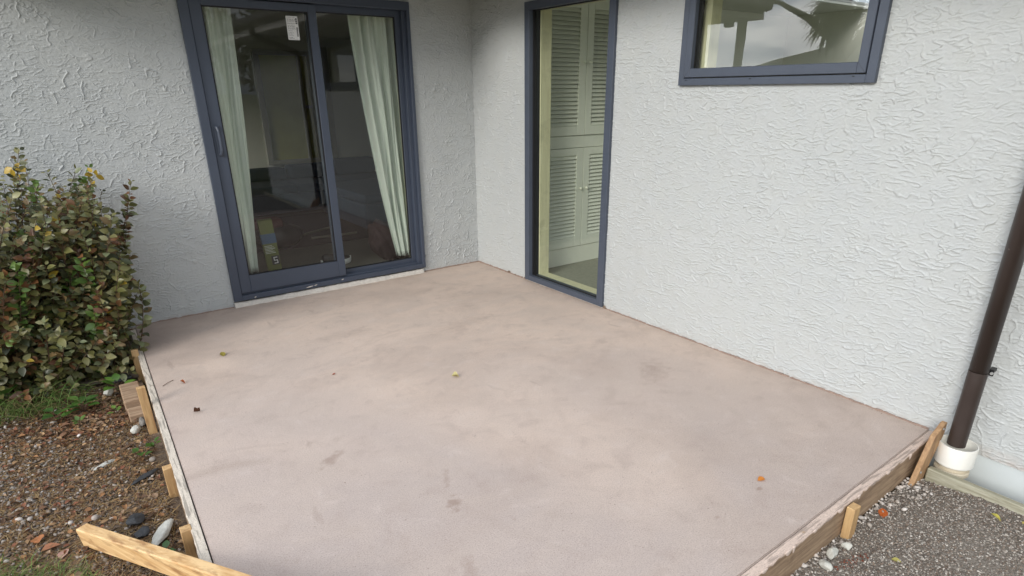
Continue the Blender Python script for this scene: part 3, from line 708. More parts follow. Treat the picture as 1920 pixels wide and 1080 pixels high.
def rounded(bm, x0, x1, y0, y1, z0, z1, b=.05, seg=4): return box(bm, x0, x1, y0, y1, z0, z1, b, seg)
sf = thing('sofa', 'blue grey sofa with loose back cushions across the back room', 'sofa', (0, 3.4, .03))
bm = bmesh.new(); rounded(bm, -1.35, .75, 3.15, 4.05, .10, .34, .03); rounded(bm, -.36, .75, 1.75, 3.149, .06, .34, .03); fin('base', bm, 'sofa', sf)
for a, b in ((-1.33, -.66), (-.65, .0), (.01, .73)):
    bm = bmesh.new(); rounded(bm, a, b, 3.12, 3.85, .341, .44, .04); fin('seat_cushion', bm, 'sofa', sf, smooth=True)
bm = bmesh.new(); rounded(bm, -.35, .74, 1.76, 3.11, .341, .44, .04); fin('seat_cushion', bm, 'sofa', sf, smooth=True)
for a, b, h in ((-1.30, -.60, .60), (-.58, .03, .62), (.05, .66, .66)):
    bm = bmesh.new(); rounded(bm, a, b, 3.66, 3.90, .445, h, .07, 5); fin('back_cushion', bm, 'sofa', sf, smooth=True)
bm = bmesh.new(); rounded(bm, -1.35, .75, 3.91, 4.06, .341, .56, .04); fin('backrest', bm, 'sofa', sf, smooth=True)
for x in (-.30, .68):
    for y in (1.82, 3.0): bm = bmesh.new(); tube(bm, [(x, y, .03), (x, y, .062)], .02, 10); fin('leg', bm, 'steel', sf)
bm = bmesh.new(); box(bm, -2.3, .1, 1.50, 3.3, .0305, .040, .003); tag(fin('rug', bm, 'rug', loc=(-1.1, 2.4, .03)), 'dark plum rug lying on the carpet in front of the sofa', 'rug')
# shoe, lying inside the door
sh = thing('shoe', 'dark sneaker with a thick white sole on the carpet inside the door', 'shoe', (-1.16, .62, .03))
def shoe_ring(bm, zs, wscale, mat_off=0):
    n = 30; rings = []
    for z, k in zs:
        ring = []
        for i in range(n):
            a = 2*math.pi*i/n; x = math.cos(a)*.145; wv = (.047+.010*math.cos(a)-.012*math.cos(a)**4)*k
            ring.append(bm.verts.new((-1.16+x*(.97+.03*k), .62+math.sin(a)*wv+.004*math.cos(a*2), .03+z+(.020 if abs(math.cos(a)) > .96 else .010*abs(math.cos(a))**3))))
        rings.append(ring)
    for p, q in zip(rings[:-1], rings[1:]):
        for i in range(n): bm.faces.new([p[i], p[(i+1) % n], q[(i+1) % n], q[i]])
    bm.faces.new(rings[0][::-1]); return rings
bm = bmesh.new(); rr_ = shoe_ring(bm, [(0, .9), (.014, 1.04), (.044, 1.0)], 1); bm.faces.new(rr_[-1]); fin('sole', bm, 'white', sh, smooth=False)
bm = bmesh.new(); n = 24; rings = []
for t in np.linspace(0, 1, 12):
    x = -1.16-.128+.256*t; h = .036+.055*math.exp(-((t-.12)/.22)**2)+.028*math.exp(-((t-.45)/.2)**2)+.012*math.sin(math.pi*t); wd = .020+.026*math.sin(math.pi*min(1, t*.9+.08))
    rings.append([bm.verts.new((x, .62+math.cos(a)*wd, .062+max(0, math.sin(a))*h*.8+.006)) for a in np.linspace(0, math.pi, 10)])
for p, q in zip(rings[:-1], rings[1:]):
    for i in range(9): bm.faces.new([p[i], p[i+1], q[i+1], q[i]])
bm.faces.new(rings[0]); bm.faces.new(rings[-1]); fin('upper', bm, 'black', sh, smooth=True)
# maroon cushion slumped below the curtain
bm = bmesh.new(); bmesh.ops.create_icosphere(bm, subdivisions=4, radius=1)
for v in bm.verts:
    c = v.co; k = 1+.08*math.sin(c.x*9+c.z*5)+.05*math.sin(c.y*13+c.z*11)
    v.co = Vector((-.70+c.x*.16*k, .52+c.y*.16*k, .03+max(0., .17+(c.z*.19-c.x*.06)*k)))
tag(fin('cushion', bm, 'maroon', smooth=True, loc=(-.70, .52, .03)), 'slumped maroon patterned cushion at the foot of the slanting curtain', 'cushion')
# lime carton with digit 5
ct = thing('carton', 'lime green carton with a blue band and a white 5 beside the curtain', 'carton', (-1.76, .42, .03))
Mt = Matrix.Translation((-1.76, .42, .03)) @ Matrix.Rotation(R(-8), 4, 'Z') @ Matrix.Rotation(R(-3), 4, 'Y')
bm = bmesh.new(); box(bm, -.055, .055, -.04, .04, 0, .52, .002, 1, Mt); fin('box', bm, 'lime', ct)
bm = bmesh.new(); box(bm, -.0565, .0565, -.0415, .0415, .33, .41, 0, 1, Mt); fin('band', bm, 'blue', ct)
bm = bmesh.new(); box(bm, -.010, .050, -.0425, -.0412, .15, .225, 0, 1, Mt); fin('digit_panel', bm, 'ink', ct)
bm = bmesh.new()
for i in range(6): box(bm, -.045, .035-.01*(i % 3), -.0420, -.0412, .25+i*.012, .253+i*.012, 0, 1, Mt)
for a in ((.006, .036, .208, .214), (.006, .012, .189, .208), (.006, .036, .184, .190), (.030, .036, .164, .184), (.006, .036, .160, .166)): box(bm, a[0], a[1], -.0440, -.0428, a[2], a[3], 0, 1, Mt)
fin('digit', bm, 'white', ct)
# dark bag with a red top, and pale rods near the sofa
bg_ = thing('bag', 'black holdall with a dark red top left of the sofa end', 'bag', (-1.42, 1.55, .04))
bm = bmesh.new(); bmesh.ops.create_icosphere(bm, subdivisions=3, radius=1)
for v in bm.verts: c = v.co; k = 1+.07*math.sin(c.x*8+c.y*6); v.co = Vector((-1.42+c.x*.27*k, 1.55+c.y*.16*k, .04+max(0, .13+c.z*.13*k)))
fin('body', bm, 'black', bg_, smooth=True)
bm = bmesh.new(); rounded(bm, -1.66, -1.36, 1.42, 1.62, .27, .36, .035, 3); fin('flap', bm, 'red', bg_, smooth=True)
for (a, b, nm) in (((-1.15, 1.9, .06), (-.55, 2.2, .06), 'pale tube leaning by the holdall'), ((-1.0, 1.75, .055), (-.5, 1.72, .055), 'pale rod lying nearer than the other on the rug')):
    bm = bmesh.new(); tube(bm, [a, b], .012, 10); tag(fin('tube', bm, 'beige', loc=a), nm, 'tube')

# louvred cupboard
cb = thing('cupboard', 'sage green louvred built-in cupboard behind the tall window', 'cupboard', (.70, -.35, .02))
bm = bmesh.new()
box(bm, .131, .283, -.648, -.10, .02, 2.22, .001); box(bm, 1.128, 1.205, -.648, -.10, .02, 2.22, .001)
box(bm, .283, 1.128, -.655, -.10, .02, .176, .0015); box(bm, .283, 1.128, -.650, -.10, 1.049, 1.147, .0015)
box(bm, .283, 1.128, -.12, -.10, .176, 2.22)
fin('carcass', bm, 'cup_paint', cb)
for (x0c, kx) in ((.286, .670), (.708, .742)):
    for (z0c, z1c, lz0, lz1, kz) in ((.180, 1.045, .268, .985, .70), (1.151, 2.215, 1.226, 2.12, 1.727)):
        x1c = x0c+.418; bm = bmesh.new(); la, lb = x0c+.040, x1c-.078
        if x0c > .5: la, lb = x0c+.070, x1c-.045
        yf, yb = -.662, -.640
        box(bm, x0c, la, yf, yb, z0c, z1c, .002); box(bm, lb, x1c, yf, yb, z0c, z1c, .002)
        box(bm, la, lb, yf, yb, z0c, lz0, .002); box(bm, la, lb, yf, yb, lz1, z1c, .002)
        k = int((lz1-lz0)/.0325); p = (lz1-lz0)/k
        for i in range(k):
            zc = lz0+p*(i+.5); Ms = Matrix.Translation(((la+lb)/2, -.650, zc)) @ Matrix.Rotation(R(52), 4, 'X')
            box(bm, -(lb-la)/2, (lb-la)/2, -.0175, .0175, -.003, .003, .001, 1, Ms)
        d = fin('cupboard_door', bm, 'cup_paint', cb)
        bm = bmesh.new(); t = [(.006, 0), (.006, .008), (.013, .014), (.014, .021), (.009, .026), (.001, .028)]
        rings = [[bm.verts.new((kx+r_*math.cos(2*math.pi*q/16), yf-h, kz+r_*math.sin(2*math.pi*q/16))) for q in range(16)] for r_, h in t]
        for a, b in zip(rings[:-1], rings[1:]):
            for q in range(16): bm.faces.new([a[q], a[(q+1) % 16], b[(q+1) % 16], b[q]])
        bm.faces.new(rings[-1]); fin('knob', bm, 'knob', d, smooth=True)

# ================================================================ DOWNPIPE AND DRAIN
dp = thing('downpipe', 'dark brown round downpipe running down the stucco wall', 'downpipe', (-.09, -4.072, .0))
bm = bmesh.new()
tube(bm, [(-.66, -4.072, 2.27), (-.66, -4.072, 2.22), (-.62, -4.072, 2.17), (-.18, -4.072, 2.02), (-.10, -4.072, 1.96), (-.09, -4.072, 1.90), (-.09, -4.072, .385)], .0355, 28)
tube(bm, [(-.09, -4.072, .383), (-.09, -4.072, .02)], .0362, 28, False)
fin('pipe', bm, 'pipe', dp, smooth=True)
bm = bmesh.new(); box(bm, -.05, -.0, -4.112, -4.092, .372, .388, .002); box(bm, -.062, -.052, -4.118, -4.088, .365, .395, .002); fin('bracket', bm, 'black', dp)
bm = bmesh.new(); tube(bm, [(-.063, -4.113, .380), (-.071, -4.113, .380)], .006, 10); fin('screw', bm, 'steel', dp)
dc = thing('drain_collar', 'cream plastic drain collar under the brown downpipe', 'drain', (-.09, -4.078, -.15))
cx, cy = -.086, -4.080
bm = bmesh.new(); lathe(bm, cx, cy, [(.052, -.072), (.073, -.071), (.0755, -.067), (.0765, .024), (.0755, .028), (.0705, .028), (.0695, .022), (.069, -.045), (.0, -.048)]); fin('cup', bm, 'pvc', dc, smooth=False)
bm = bmesh.new(); lathe(bm, cx, cy, [(.050, -.30), (.050, -.120), (.066, -.120), (.069, -.116), (.069, -.100), (.066, -.095), (.056, -.094), (.055, -.069)]); fin('socket', bm, 'pvc_old', dc)
for o in dc.children:
    for p in o.data.polygons: p.use_smooth = True
    o.data.set_sharp_from_angle(angle=R(28))

# ================================================================ TIMBER
def bxo(name, mat, label, cat, x0, x1, y0, y1, z0, z1, bev=.002, rot=None, group=None, loc=None):
    bm = bmesh.new(); box(bm, x0, x1, y0, y1, z0, z1, bev, 1, rot)
    if rot is not None: l = rot.translation
    else: l = ((x0+x1)/2, (y0+y1)/2, z0)
    return tag(fin(name, bm, mat, loc=l), label, cat, group)
def rough_board(name, mat, label, pts_top_in, pts_top_out, ztop, zbot, seed, seg=.03, jit=.0018, cat='board'):
    """board between two parallel edges, edges slightly wavy"""
    rr = random.Random(seed); a0, a1 = Vector(pts_top_in[0]), Vector(pts_top_in[1]); b0, b1 = Vector(pts_top_out[0]), Vector(pts_top_out[1])
    n = int((a1-a0).length/seg); bm = bmesh.new(); rows = []
    for i in range(n+1):
        t = i/n; a = a0.lerp(a1, t); b = b0.lerp(b1, t); j = lambda: rr.uniform(-jit, jit)
        rows.append([bm.verts.new((a.x, a.y, zbot)), bm.verts.new((a.x, a.y, ztop-.001)), bm.verts.new(((a.x*.9+b.x*.1), (a.y*.9+b.y*.1), ztop+j()*.5)),
                     bm.verts.new(((a.x*.5+b.x*.5), (a.y*.5+b.y*.5), ztop+j()*.6)), bm.verts.new((a.x*.08+b.x*.92+j(), a.y*.08+b.y*.92+j(), ztop+j()*.5)), bm.verts.new((b.x+j(), b.y+j(), ztop-.005+j())), bm.verts.new((b.x, b.y, zbot))])
    for p, q in zip(rows[:-1], rows[1:]):
        for k in range(6): bm.faces.new([p[k], q[k], q[k+1], p[k+1]])
        bm.faces.new([p[6], q[6], q[0], p[0]])
    bm.faces.new(rows[0]); bm.faces.new(rows[-1][::-1])
    return tag(fin(name, bm, mat, loc=(a0.x, a0.y, zbot)), label, cat)
rough_board('form_board', 'board_l', 'cement-smeared formwork board along the left edge of the slab', [(-2.868, -.03, 0), (-2.9745, -3.985, 0)], [(-2.900, -.03, 0), (-3.008, -3.985, 0)], .001, -.145, 1)
rough_board('form_board', 'board_f', 'cement-smeared formwork board along the front edge of the slab', [(-2.97, -3.9935, 0), (-.012, -3.9375, 0)], [(-2.97, -4.027, 0), (-.012, -3.970, 0)], .002, -.145, 2)
# small stakes along the left board
def stake(label, x0, x1, y0, y1, ztop, zbot, lean=(0, 0), mat='pine', group='pine stakes along the left board', chip=0.):
    bm = bmesh.new(); zt = ztop
    pts = [(x0, y0), (x1, y0), (x1, y1), (x0, y1)]
    b = [bm.verts.new((x, y, zbot)) for x, y in pts]
    t = [bm.verts.new((x+lean[0], y+lean[1], zt-(chip if i == 0 else 0))) for i, (x, y) in enumerate(pts)]
    bm.faces.new(b[::-1]); bm.faces.new(t)
    for i in range(4): bm.faces.new([b[i], b[(i+1) % 4], t[(i+1) % 4], t[i]])
    bmesh.ops.bevel(bm, geom=bm.edges[:], offset=.002, segments=1, affect='EDGES')
    return tag(fin('stake', bm, mat, loc=((x0+x1)/2, (y0+y1)/2, zbot)), label, 'stake', group)
stake('pine stake beside the board nearest the shrub', -2.945, -2.907, -.615, -.585, .038, -.19, (0, 0))
stake('tallest leaning pine stake, in front of the weathered timber block', -2.985, -2.945, -1.415, -1.385, .105, -.22, (-.004, .02))
stake('short pine stake midway along the left board, with a chipped top', -2.990, -2.945, -2.09, -2.055, -.006, -.20, (0, 0), chip=.004)
stake('pine stake nearest the loose plank at the left board', -3.003, -2.965, -2.605, -2.565, .004, -.22, (0, 0))
stake('small pale pine stake against the front board', -.888, -.838, -4.022, -3.990, -.004, -.17, (0, 0), group=None)
# big weathered stake in the right corner
bm = bmesh.new(); prism(bm, [(-.345, -3.9985, -.19), (-.24, -3.9985, -.19), (-.165, -3.9985, -.05), (-.100, -3.9985, .055), (-.098, -3.9985, .112), (-.118, -3.9985, .112), (-.205, -3.9985, .072), (-.275, -3.9985, -.06)], (0, -.022, 0), .002)
bg2 = tag(fin('stake', bm, 'stake_w', loc=(-.29, -4.01, -.19)), 'wide weathered stake with a slanted pointed top beside the drain collar', 'stake')
for (x, z) in ((-.268, -.085), (-.128, .088)): bm = bmesh.new(); tube(bm, [(x, -4.018, z), (x, -4.024, z)], .0055, 8); fin('nail', bm, 'steel', bg2)
bxo('edging_timber', 'edging', 'greenish weathered edging timber between gravel and house wall', 'timber', -.214, -.180, -6.5, -4.025, -.2, -.080, .005)
# timber block between the two rear stakes
bxo('timber_block', 'block_w', 'mossy weathered timber block behind the tallest left stake', 'timber block', -3.055, -2.955, -1.10, -.83, -.20, -.072, .006)
bxo('timber_block', 'block_w', 'low timber offcut under the front of the mossy block', 'timber block', -3.05, -2.975, -1.23, -1.12, -.21, -.105, .006)
bxo('old_board', 'old_wood', 'grey weathered board lying flat under the shrub', 'board', -.30, .27, -.07, .07, -.012, .012, .004, Matrix.Translation((-3.19, -.50, -.128)) @ Matrix.Rotation(R(-12), 4, 'Z'))
bxo('tile', 'slate', 'broken black tile on the grey board by the first stake', 'tile', -.065, .05, -.035, .04, -.006, .006, .002, Matrix.Translation((-3.03, -.66, -.10)) @ Matrix.Rotation(R(18), 4, 'Z') @ Matrix.Rotation(R(8), 4, 'X'))
# loose plank lying across the left board
pa, pb = Vector((-3.315, -2.215, -.115)), Vector((-2.86, -3.16, .055)); d = (pb-pa); ln = d.length
Zp = Vector((0, 0, 1)); Xp = d.normalized(); Yp = Zp.cross(Xp).normalized(); Zp = Xp.cross(Yp)
Mp = Matrix((Xp, Yp, Zp)).transposed().to_4x4(); Mp.translation = pa
bm = bmesh.new()
t = bmesh.new(); prism(t, [(0, -.012, .040), (.012, -.012, -.036), (ln+.3, -.012, -.036), (ln+.3, -.012, .040)], (0, .046, 0), .004)
bmesh.ops.transform(t, matrix=Mp, verts=t.verts); me = bpy.data.meshes.new('t'); t.to_mesh(me); t.free(); bm.from_mesh(me); bpy.data.meshes.remove(me)
def plank_mat():
    m, nt, b = new_mat('fresh_plank'); v = ocoord(nt, 1, 1, 1)
    # grain runs along the plank: rotate object space onto it
    mp = nt.nodes.new('ShaderNodeMapping'); mp.inputs['Rotation'].default_value = (0, 0, -math.atan2(d.y, d.x)); nt.links.new(v, mp.inputs['Vector'])
    mp2 = nt.nodes.new('ShaderNodeMapping'); mp2.inputs['Scale'].default_value = (2.5, 40, 40); nt.links.new(mp.outputs[0], mp2.inputs['Vector'])
    g = noise(nt, mp2.outputs[0], 1.3, 6, .6, .6); mp3 = nt.nodes.new('ShaderNodeMapping'); mp3.inputs['Scale'].default_value = (6, 22, 22); nt.links.new(mp.outputs[0], mp3.inputs['Vector'])
    k = noise(nt, mp3.outputs[0], 1.5, 5, .6)
    c = mix(nt, ramp(nt, g, [(.35, 0.), (.62, 1.)]), (.54, .31, .125), (.76, .53, .27))
    c = mix(nt, ramp(nt, k, [(.52, 0.), (.66, .75)]), c, (.30, .15, .06))
    nt.links.new(c, b.inputs['Base Color']); b.inputs['Roughness'].default_value = .6; bump(nt, b, g, .0015); return m
tag(fin('plank', bm, plank_mat(), loc=pa), 'loose fresh pine plank resting across the left formwork board', 'plank')

# ================================================================ ROCKS AND GROUND COVER
def rock(x, y, z, sx, sy, sz, rz, mat, label, seed, cat='rock', group=None, amp=.28):
    rr = random.Random(seed); bm = bmesh.new(); bmesh.ops.create_icosphere(bm, subdivisions=3, radius=1)
    ax = [Vector((rr.uniform(-1, 1), rr.uniform(-1, 1), rr.uniform(-1, 1))).normalized() for _ in range(9)]; cut = [rr.uniform(.55, .9) for _ in ax]
    for v in bm.verts:
        c = v.co.copy()
        for a, k in zip(ax, cut):
            t = c.dot(a)
            if t > k: c -= a*(t-k)
        c *= 1+rr.uniform(-.03, .03)
        p = Vector((c.x*sx, c.y*sy, c.z*sz)); p.rotate(Euler((0, 0, rz))); v.co = p+Vector((x, y, z))
    o = fin('rock', bm, mat, loc=(x, y, z)); return tag(o, label, cat, group)
rock(-3.055, -2.37, -.125, .085, .028, .022, 1.0, 'rock', 'long white stone near the short stake at the left board', 11)
rock(-3.135, -2.20, -.128, .04, .045, .018, .4, 'slate', 'flat black stone left of the long white stone', 12)
rock(-3.12, -2.30, -.135, .035, .03, .016, 1.4, 'slate', 'smaller black stone in front of the flat black one', 13)
rock(-3.115, -.80, -.115, .030, .025, .028, .2, 'rock', 'rounded white stone beside the weeds', 14)
rock(-3.035, -1.37, -.125, .032, .025, .022, .8, 'rock', 'white stone at the foot of the tallest stake', 15)
rock(-3.20, -1.62, -.145, .055, .012, .010, .5, 'rock', 'thin pale stone sliver on the brown mulch', 16)
rock(-2.997, -1.28, -.135, .022, .04, .03, .1, 'rock_g', 'brown rounded stone leaning on the timber offcut', 17)
rock(-3.02, -2.60, -.14, .045, .035, .025, .7, 'rock_g', 'grey stone wedged beside the last left stake', 18)
rock(-3.06, -1.86, -.14, .075, .018, .012, .55, 'slate', 'thin black shard on the mulch by the chipped stake', 19)
rock(-1.02, -4.03, -.135, .035, .022, .022, .3, 'rock', 'large pale rubble stone at the foot of the front board', 21)
rock(-1.10, -4.045, -.138, .028, .020, .018, 1.3, 'rock', 'squat pale rubble stone beside the largest one', 22)
rock(-.93, -4.04, -.14, .018, .022, .016, .3, 'rock', 'small pale rubble stone left of the pale front stake', 23)

def lift(x, y): return np.where(y < -3.97, LIFT(x, y), 0.)
# gravel --------------------------------------------------------
def stones(name, n, area, z, smin, smax, pal, label, flat=.6, tpl=ICO1, pw=2.0, dens=None, jit=.18, zj=.004):
    x = rng.uniform(area[0], area[1], n); y = rng.uniform(area[2], area[3], n)
    if dens is not None:
        k = dens(x, y) > rng.uniform(0, 1, n); x, y = x[k], y[k]; n = len(x)
    s = smin+(smax-smin)*rng.uniform(0, 1, n)**pw
    S = np.stack([s*rng.uniform(.8, 1.3, n), s*rng.uniform(.6, 1., n), s*rng.uniform(flat*.7, flat*1.2, n)], 1)
    pal = np.array(pal); ci = rng.integers(0, len(pal), n); cols = pal[ci]*rng.uniform(.75, 1.25, (n, 1))
    P = np.stack([x, y, z+lift(x, y)+rng.uniform(-zj, zj, n)+s*.15], 1)
    return scatter(name, tpl[0], tpl[1], rand_rot(n, .5), P, S, cols, 'stone', jitter=jit), label
GREY = [(0.209, 0.178, 0.147), (0.269, 0.233, 0.196), (0.343, 0.307, 0.269), (0.147, 0.122, 0.104), (0.416, 0.379, 0.331), (0.184, 0.141, 0.111), (0.245, 0.190, 0.147), (0.514, 0.477, 0.428)]
BRN = [(.15, .11, .08), (.19, .145, .11), (.24, .19, .15), (.11, .082, .06), (.29, .235, .19), (.16, .11, .075), (.33, .285, .24), (.13, .10, .075)]
PALE = [(.52, .47, .42), (.44, .40, .36), (.60, .56, .52), (.36, .32, .28)]
o, l = stones('gravel', 34000, (-1.55, -.216, -4.75, -3.985), -.149, .0023, .0056, GREY, ''); tag(o, 'fine grey brown gravel in front of the slab', kind='stuff')
def near_board(x, y):  # rubble hugging the front board, thicker towards the corner
    dd = -(y+3.985); return np.clip(1.1-dd/(.05+.10*np.clip((x+.75)*2.2, 0, 1)), 0, 1)*np.where((x > -.75) | (x < -.9), 1, .3)
o, l = stones('rubble', 1800, (-1.6, -.27, -4.25, -3.978), -.144, .0045, .013, PALE, '', dens=near_board, tpl=ICO1, jit=.3, flat=.7); tag(o, 'pale crushed rubble along the foot of the front board', kind='stuff')
o, l = stones('gravel', 24000, (-3.95, -2.995, -3.0, -.60), -.152, 0.0032, .0105, BRN, '', flat=.42, zj=.008,
    dens=lambda x, y: np.where(y > -2.5, .95, .6)); tag(o, 'brown pebbly mulch of the garden bed', kind='stuff')
def grey_patch(x, y): return np.clip(1.35-np.hypot((x+3.66)/.36, (y+1.55)/.62), 0, 1)
o, l = stones('gravel', 3400, (-4.0, -3.2, -2.4, -.85), -.147, .005, .012, [(.30, .27, .24), (.23, .20, .175), (.40, .37, .34), (.17, .145, .12)], '', dens=grey_patch, flat=.5); tag(o, 'grey pebbles gathered in the middle of the bed', kind='stuff')
def wpeb(x, y): return np.where((y < -2.2) & (x > -3.16), .9, .22)
o, l = stones('pebbles', 170, (-3.9, -2.98, -2.75, -.75), -.143, .006, .018, PALE, '', dens=wpeb, tpl=ICO2, jit=.06, flat=.7); tag(o, 'scattered pale pebbles on the bed', kind='stuff')

# straw, twigs and bark bits
def blades(name, n, area, z, lmin, lmax, wid, pal, upmin, upmax, label, dens=None, curl=.5, fixed=None, kind='stuff'):
    x = rng.uniform(area[0], area[1], n); y = rng.uniform(area[2], area[3], n)
    if dens is not None:
        k = dens(x, y) > rng.uniform(0, 1, n); x, y = x[k], y[k]; n = len(x)
    seg = 5; a = rng.uniform(0, 2*math.pi, n); up = rng.uniform(upmin, upmax, n); ln = rng.uniform(lmin, lmax, n); w_ = wid*rng.uniform(.6, 1.2, n)
    V = np.zeros((n, (seg+1)*2, 3)); px_, py_, pz_ = x.copy(), y.copy(), np.full(n, z); el = up.copy(); az = a.copy(); da = rng.normal(0, .22, n)
    for i in range(seg+1):
        t = i/seg; ww = w_*(1-t)**.7+.0002; sx, sy = -np.sin(az)*ww, np.cos(az)*ww
        V[:, i*2] = np.stack([px_-sx, py_-sy, pz_], 1); V[:, i*2+1] = np.stack([px_+sx, py_+sy, pz_+w_*.2], 1)
        px_ = px_+np.cos(az)*np.cos(el)*ln/seg; py_ = py_+np.sin(az)*np.cos(el)*ln/seg; pz_ = np.maximum(pz_+np.sin(el)*ln/seg, z-.001); el = el-curl*up/seg*2; az = az+da
    F = np.array([[i*2, i*2+1, i*2+3, i*2+2] for i in range(seg)]); FF = (F[None]+(np.arange(n)*(seg+1)*2)[:, None, None]).reshape(-1, 4)
    pal = np.array(pal); cols = pal[rng.integers(0, len(pal), n)]*rng.uniform(.7, 1.3, (n, 1))
    o = arr_mesh(name, V.reshape(-1, 3), FF, 'grassm', tint=np.repeat(cols, (seg+1)*2, 0))
    return tag(o, label, kind=kind)
STRAW = [(0.375, 0.250, 0.112), (0.300, 0.188, 0.088), (0.450, 0.325, 0.163), (0.200, 0.112, 0.056), (0.250, 0.138, 0.062)]
blades('straw', 14000, (-3.95, -3.0, -2.9, -.6), -.148, .025, .075, .0014, STRAW, .0, .35, 'dry straw and plant fibres over the bed')
GRN = [(.11, .18, .03), (.14, .22, .05), (.08, .13, .03), (.20, .25, .08), (.28, .26, .12)]
blades('grass', 5200, (-3.95, -3.28, -3.0, -1.98), -.152, .035, .085, .0015, GRN, .5, 1.35, 'short green grass at the near left corner of the bed',
       dens=lambda x, y: np.clip((-2.10-(x+3.6)*.85-y)*10, 0, 1)*np.clip((-3.30-x)*14+.6, 0, 1), curl=.6)
blades('grass', 900, (-3.95, -3.2, -2.5, -1.85), -.150, .03, .07, .0012, STRAW+[(.12, .13, .04)], .1, .9, 'dry grass fringe around the green corner', dens=lambda x, y: np.clip(1-abs(y+2.06+(x+3.6)*.85)/.13, 0, 1)*.8)
blades('weed_grass', 1500, (-3.75, -3.18, -.95, -.45), -.15, .10, .30, .0022, [(.09, .17, .035), (.13, .22, .05), (.07, .12, .03), (.18, .24, .07), (.26, .22, .10), (.20, .15, .07)], .5, 1.45,
       'wispy green weed grass in front of the shrub', dens=lambda x, y: np.clip(1.25-np.hypot((x+3.47)/.25, (y+.72)/.16), 0, 1), curl=.75)
blades('weed_grass', 160, (-3.20, -3.02, -1.02, -.84), -.15, .03, .08, .0012, [(.09, .12, .05), (.14, .16, .08)], .4, 1.3, 'small feathery weed tuft by the timber block', dens=lambda x, y: np.clip(1.2-np.hypot((x+3.1)/.07, (y+.95)/.07), 0, 1))

# broad-leaved weeds, each its own plant
def weed(x, y, n, size, cols, label, up=.5, z=-.15, seed=0):
    size *= 1.5
    r_ = np.random.default_rng(seed); a = np.arange(n)*2.4+r_.uniform(0, 6); e = r_.uniform(.15, up, n)+.1
    D = np.stack([np.cos(a)*np.cos(e), np.sin(a)*np.cos(e), np.sin(e)], 1); h = r_.uniform(.2, 1.1, n)*size
    P = np.array([x, y, z])+D*size*.35+np.stack([0*h, 0*h, h], 1); T = leaf_tpl(.10, .22, 1.35)
    c = np.array(cols)[r_.integers(0, len(cols), n)]*r_.uniform(.8, 1.25, (n, 1)); rt = thing('weed', label, 'weed', (x, y, z))
    scatter('leaves', T[0], T[1], frames(D, np.tile([0, 0, 1.], (n, 1))), P, size*r_.uniform(.7, 1.2, n), c, 'leafm', rt)
    bm = bmesh.new()
    for i in range(n): tube(bm, [(x, y, z-.01), tuple((np.array([x, y, z])*.5+P[i]*.5)+np.array([0, 0, .006])), tuple(P[i])], .0013, 5, False)
    fin('stem', bm, 'stem', rt)
WG = [(.07, .15, .028), (.10, .19, .04), (.055, .12, .03)]
weed(-3.055, -.80, 7, .050, [(.11, .22, .035), (.08, .17, .03)], 'bright green broad-leaved weed next to the black tile', .7, seed=1)
weed(-3.24, -.93, 12, .042, WG, 'low green weed rosette in front of the weed grass', .5, seed=2)
weed(-3.36, -.98, 8, .038, WG, 'small leafy weed at the front edge of the weed grass', .5, seed=3)
weed(-3.58, -.62, 10, .05, WG, 'leafy weed at the left edge of the bed under the shrub', .9, seed=4)
weed(-3.10, -1.06, 5, .022, [(.14, .24, .05)], 'tiny pale green seedling on the leaf litter', .8, seed=5)
weed(-2.985, -1.60, 6, .022, [(.06, .14, .02)], 'small green sprout against the left board', 1.0, seed=6)
weed(-3.045, -1.66, 4, .026, [(.07, .15, .03)], 'two-leaved sprout on the mulch', .5, seed=7)
weed(-3.27, -1.10, 4, .026, [(.12, .21, .05)], 'narrow-leaved sprout among the fallen leaves', .9, seed=8)
weed(-3.06, -2.50, 4, .020, [(.05, .13, .03)], 'little dark green sprout beside the pebbles near the plank', .6, seed=9)

# fallen leaves, every one an object
def fallen(x, y, z, size, col, label, seed, group=None, name='fallen_leaf', curl=None, wd=None):
    r_ = random.Random(seed); T, F = leaf_tpl(r_.uniform(.1, .5) if curl is None else curl, r_.uniform(-.35, .3), r_.uniform(.8, 1.3) if wd is None else wd, r_.uniform(.01, .03))
    size *= 1.2 if z > -.05 else 1.4; T = T-np.array([.5, 0, 0]); a = r_.uniform(0, 6.28); Rm = np.array(Euler((r_.uniform(-.25, .25), r_.uniform(-.2, .2), a)).to_matrix())
    V = (T*size)@Rm.T; V[:, 2] -= V[:, 2].min(); V += np.array([x, y, z])
    o = arr_mesh(name, V, F, 'deadleaf', tint=np.tile(col, (len(V), 1)), loc=(x, y, z), smooth=True)
    return tag(o, label, 'leaf', group)
OR = (.50, .20, .06)
fallen(-2.491, -.925, .0015, .040, (.32, .27, .06), 'yellow green fallen leaf far back on the slab', 1, curl=.2)
fallen(-2.763, -1.215, .0015, .030, (.30, .09, .035), 'reddish fallen leaf on the slab beside the twig', 2)
fallen(-2.768, -1.635, .0015, .034, (.15, .07, .04), 'dark brown curled leaf near the left edge of the slab', 3, curl=.9)
fallen(-2.044, -1.613, .0015, .018, (.42, .08, .03), 'tiny rust red leaf scrap on the middle of the slab', 4)
fallen(-1.507, -2.074, .0015, .036, (.68, .62, .30), 'small cream yellow leaf in the centre of the slab', 5, curl=.8)
fallen(-1.003, -3.69, .0015, .034, (.70, .26, .05), 'bright orange leaf near the front right corner of the slab', 6, curl=.2, wd=1.1)
fallen(-.62, -4.03, -.143, .036, (.48, .12, .03), 'rust orange leaf on the rubble by the front board', 7, wd=1.3)
fallen(-.33, -4.33, -.108, .030, (.62, .55, .12), 'yellow leaf on the gravel by the edging timber', 8, wd=1.2)
fallen(-.28, -4.41, -.108, .018, (.60, .50, .14), 'small pale yellow leaf at the right end of the edging timber', 9)
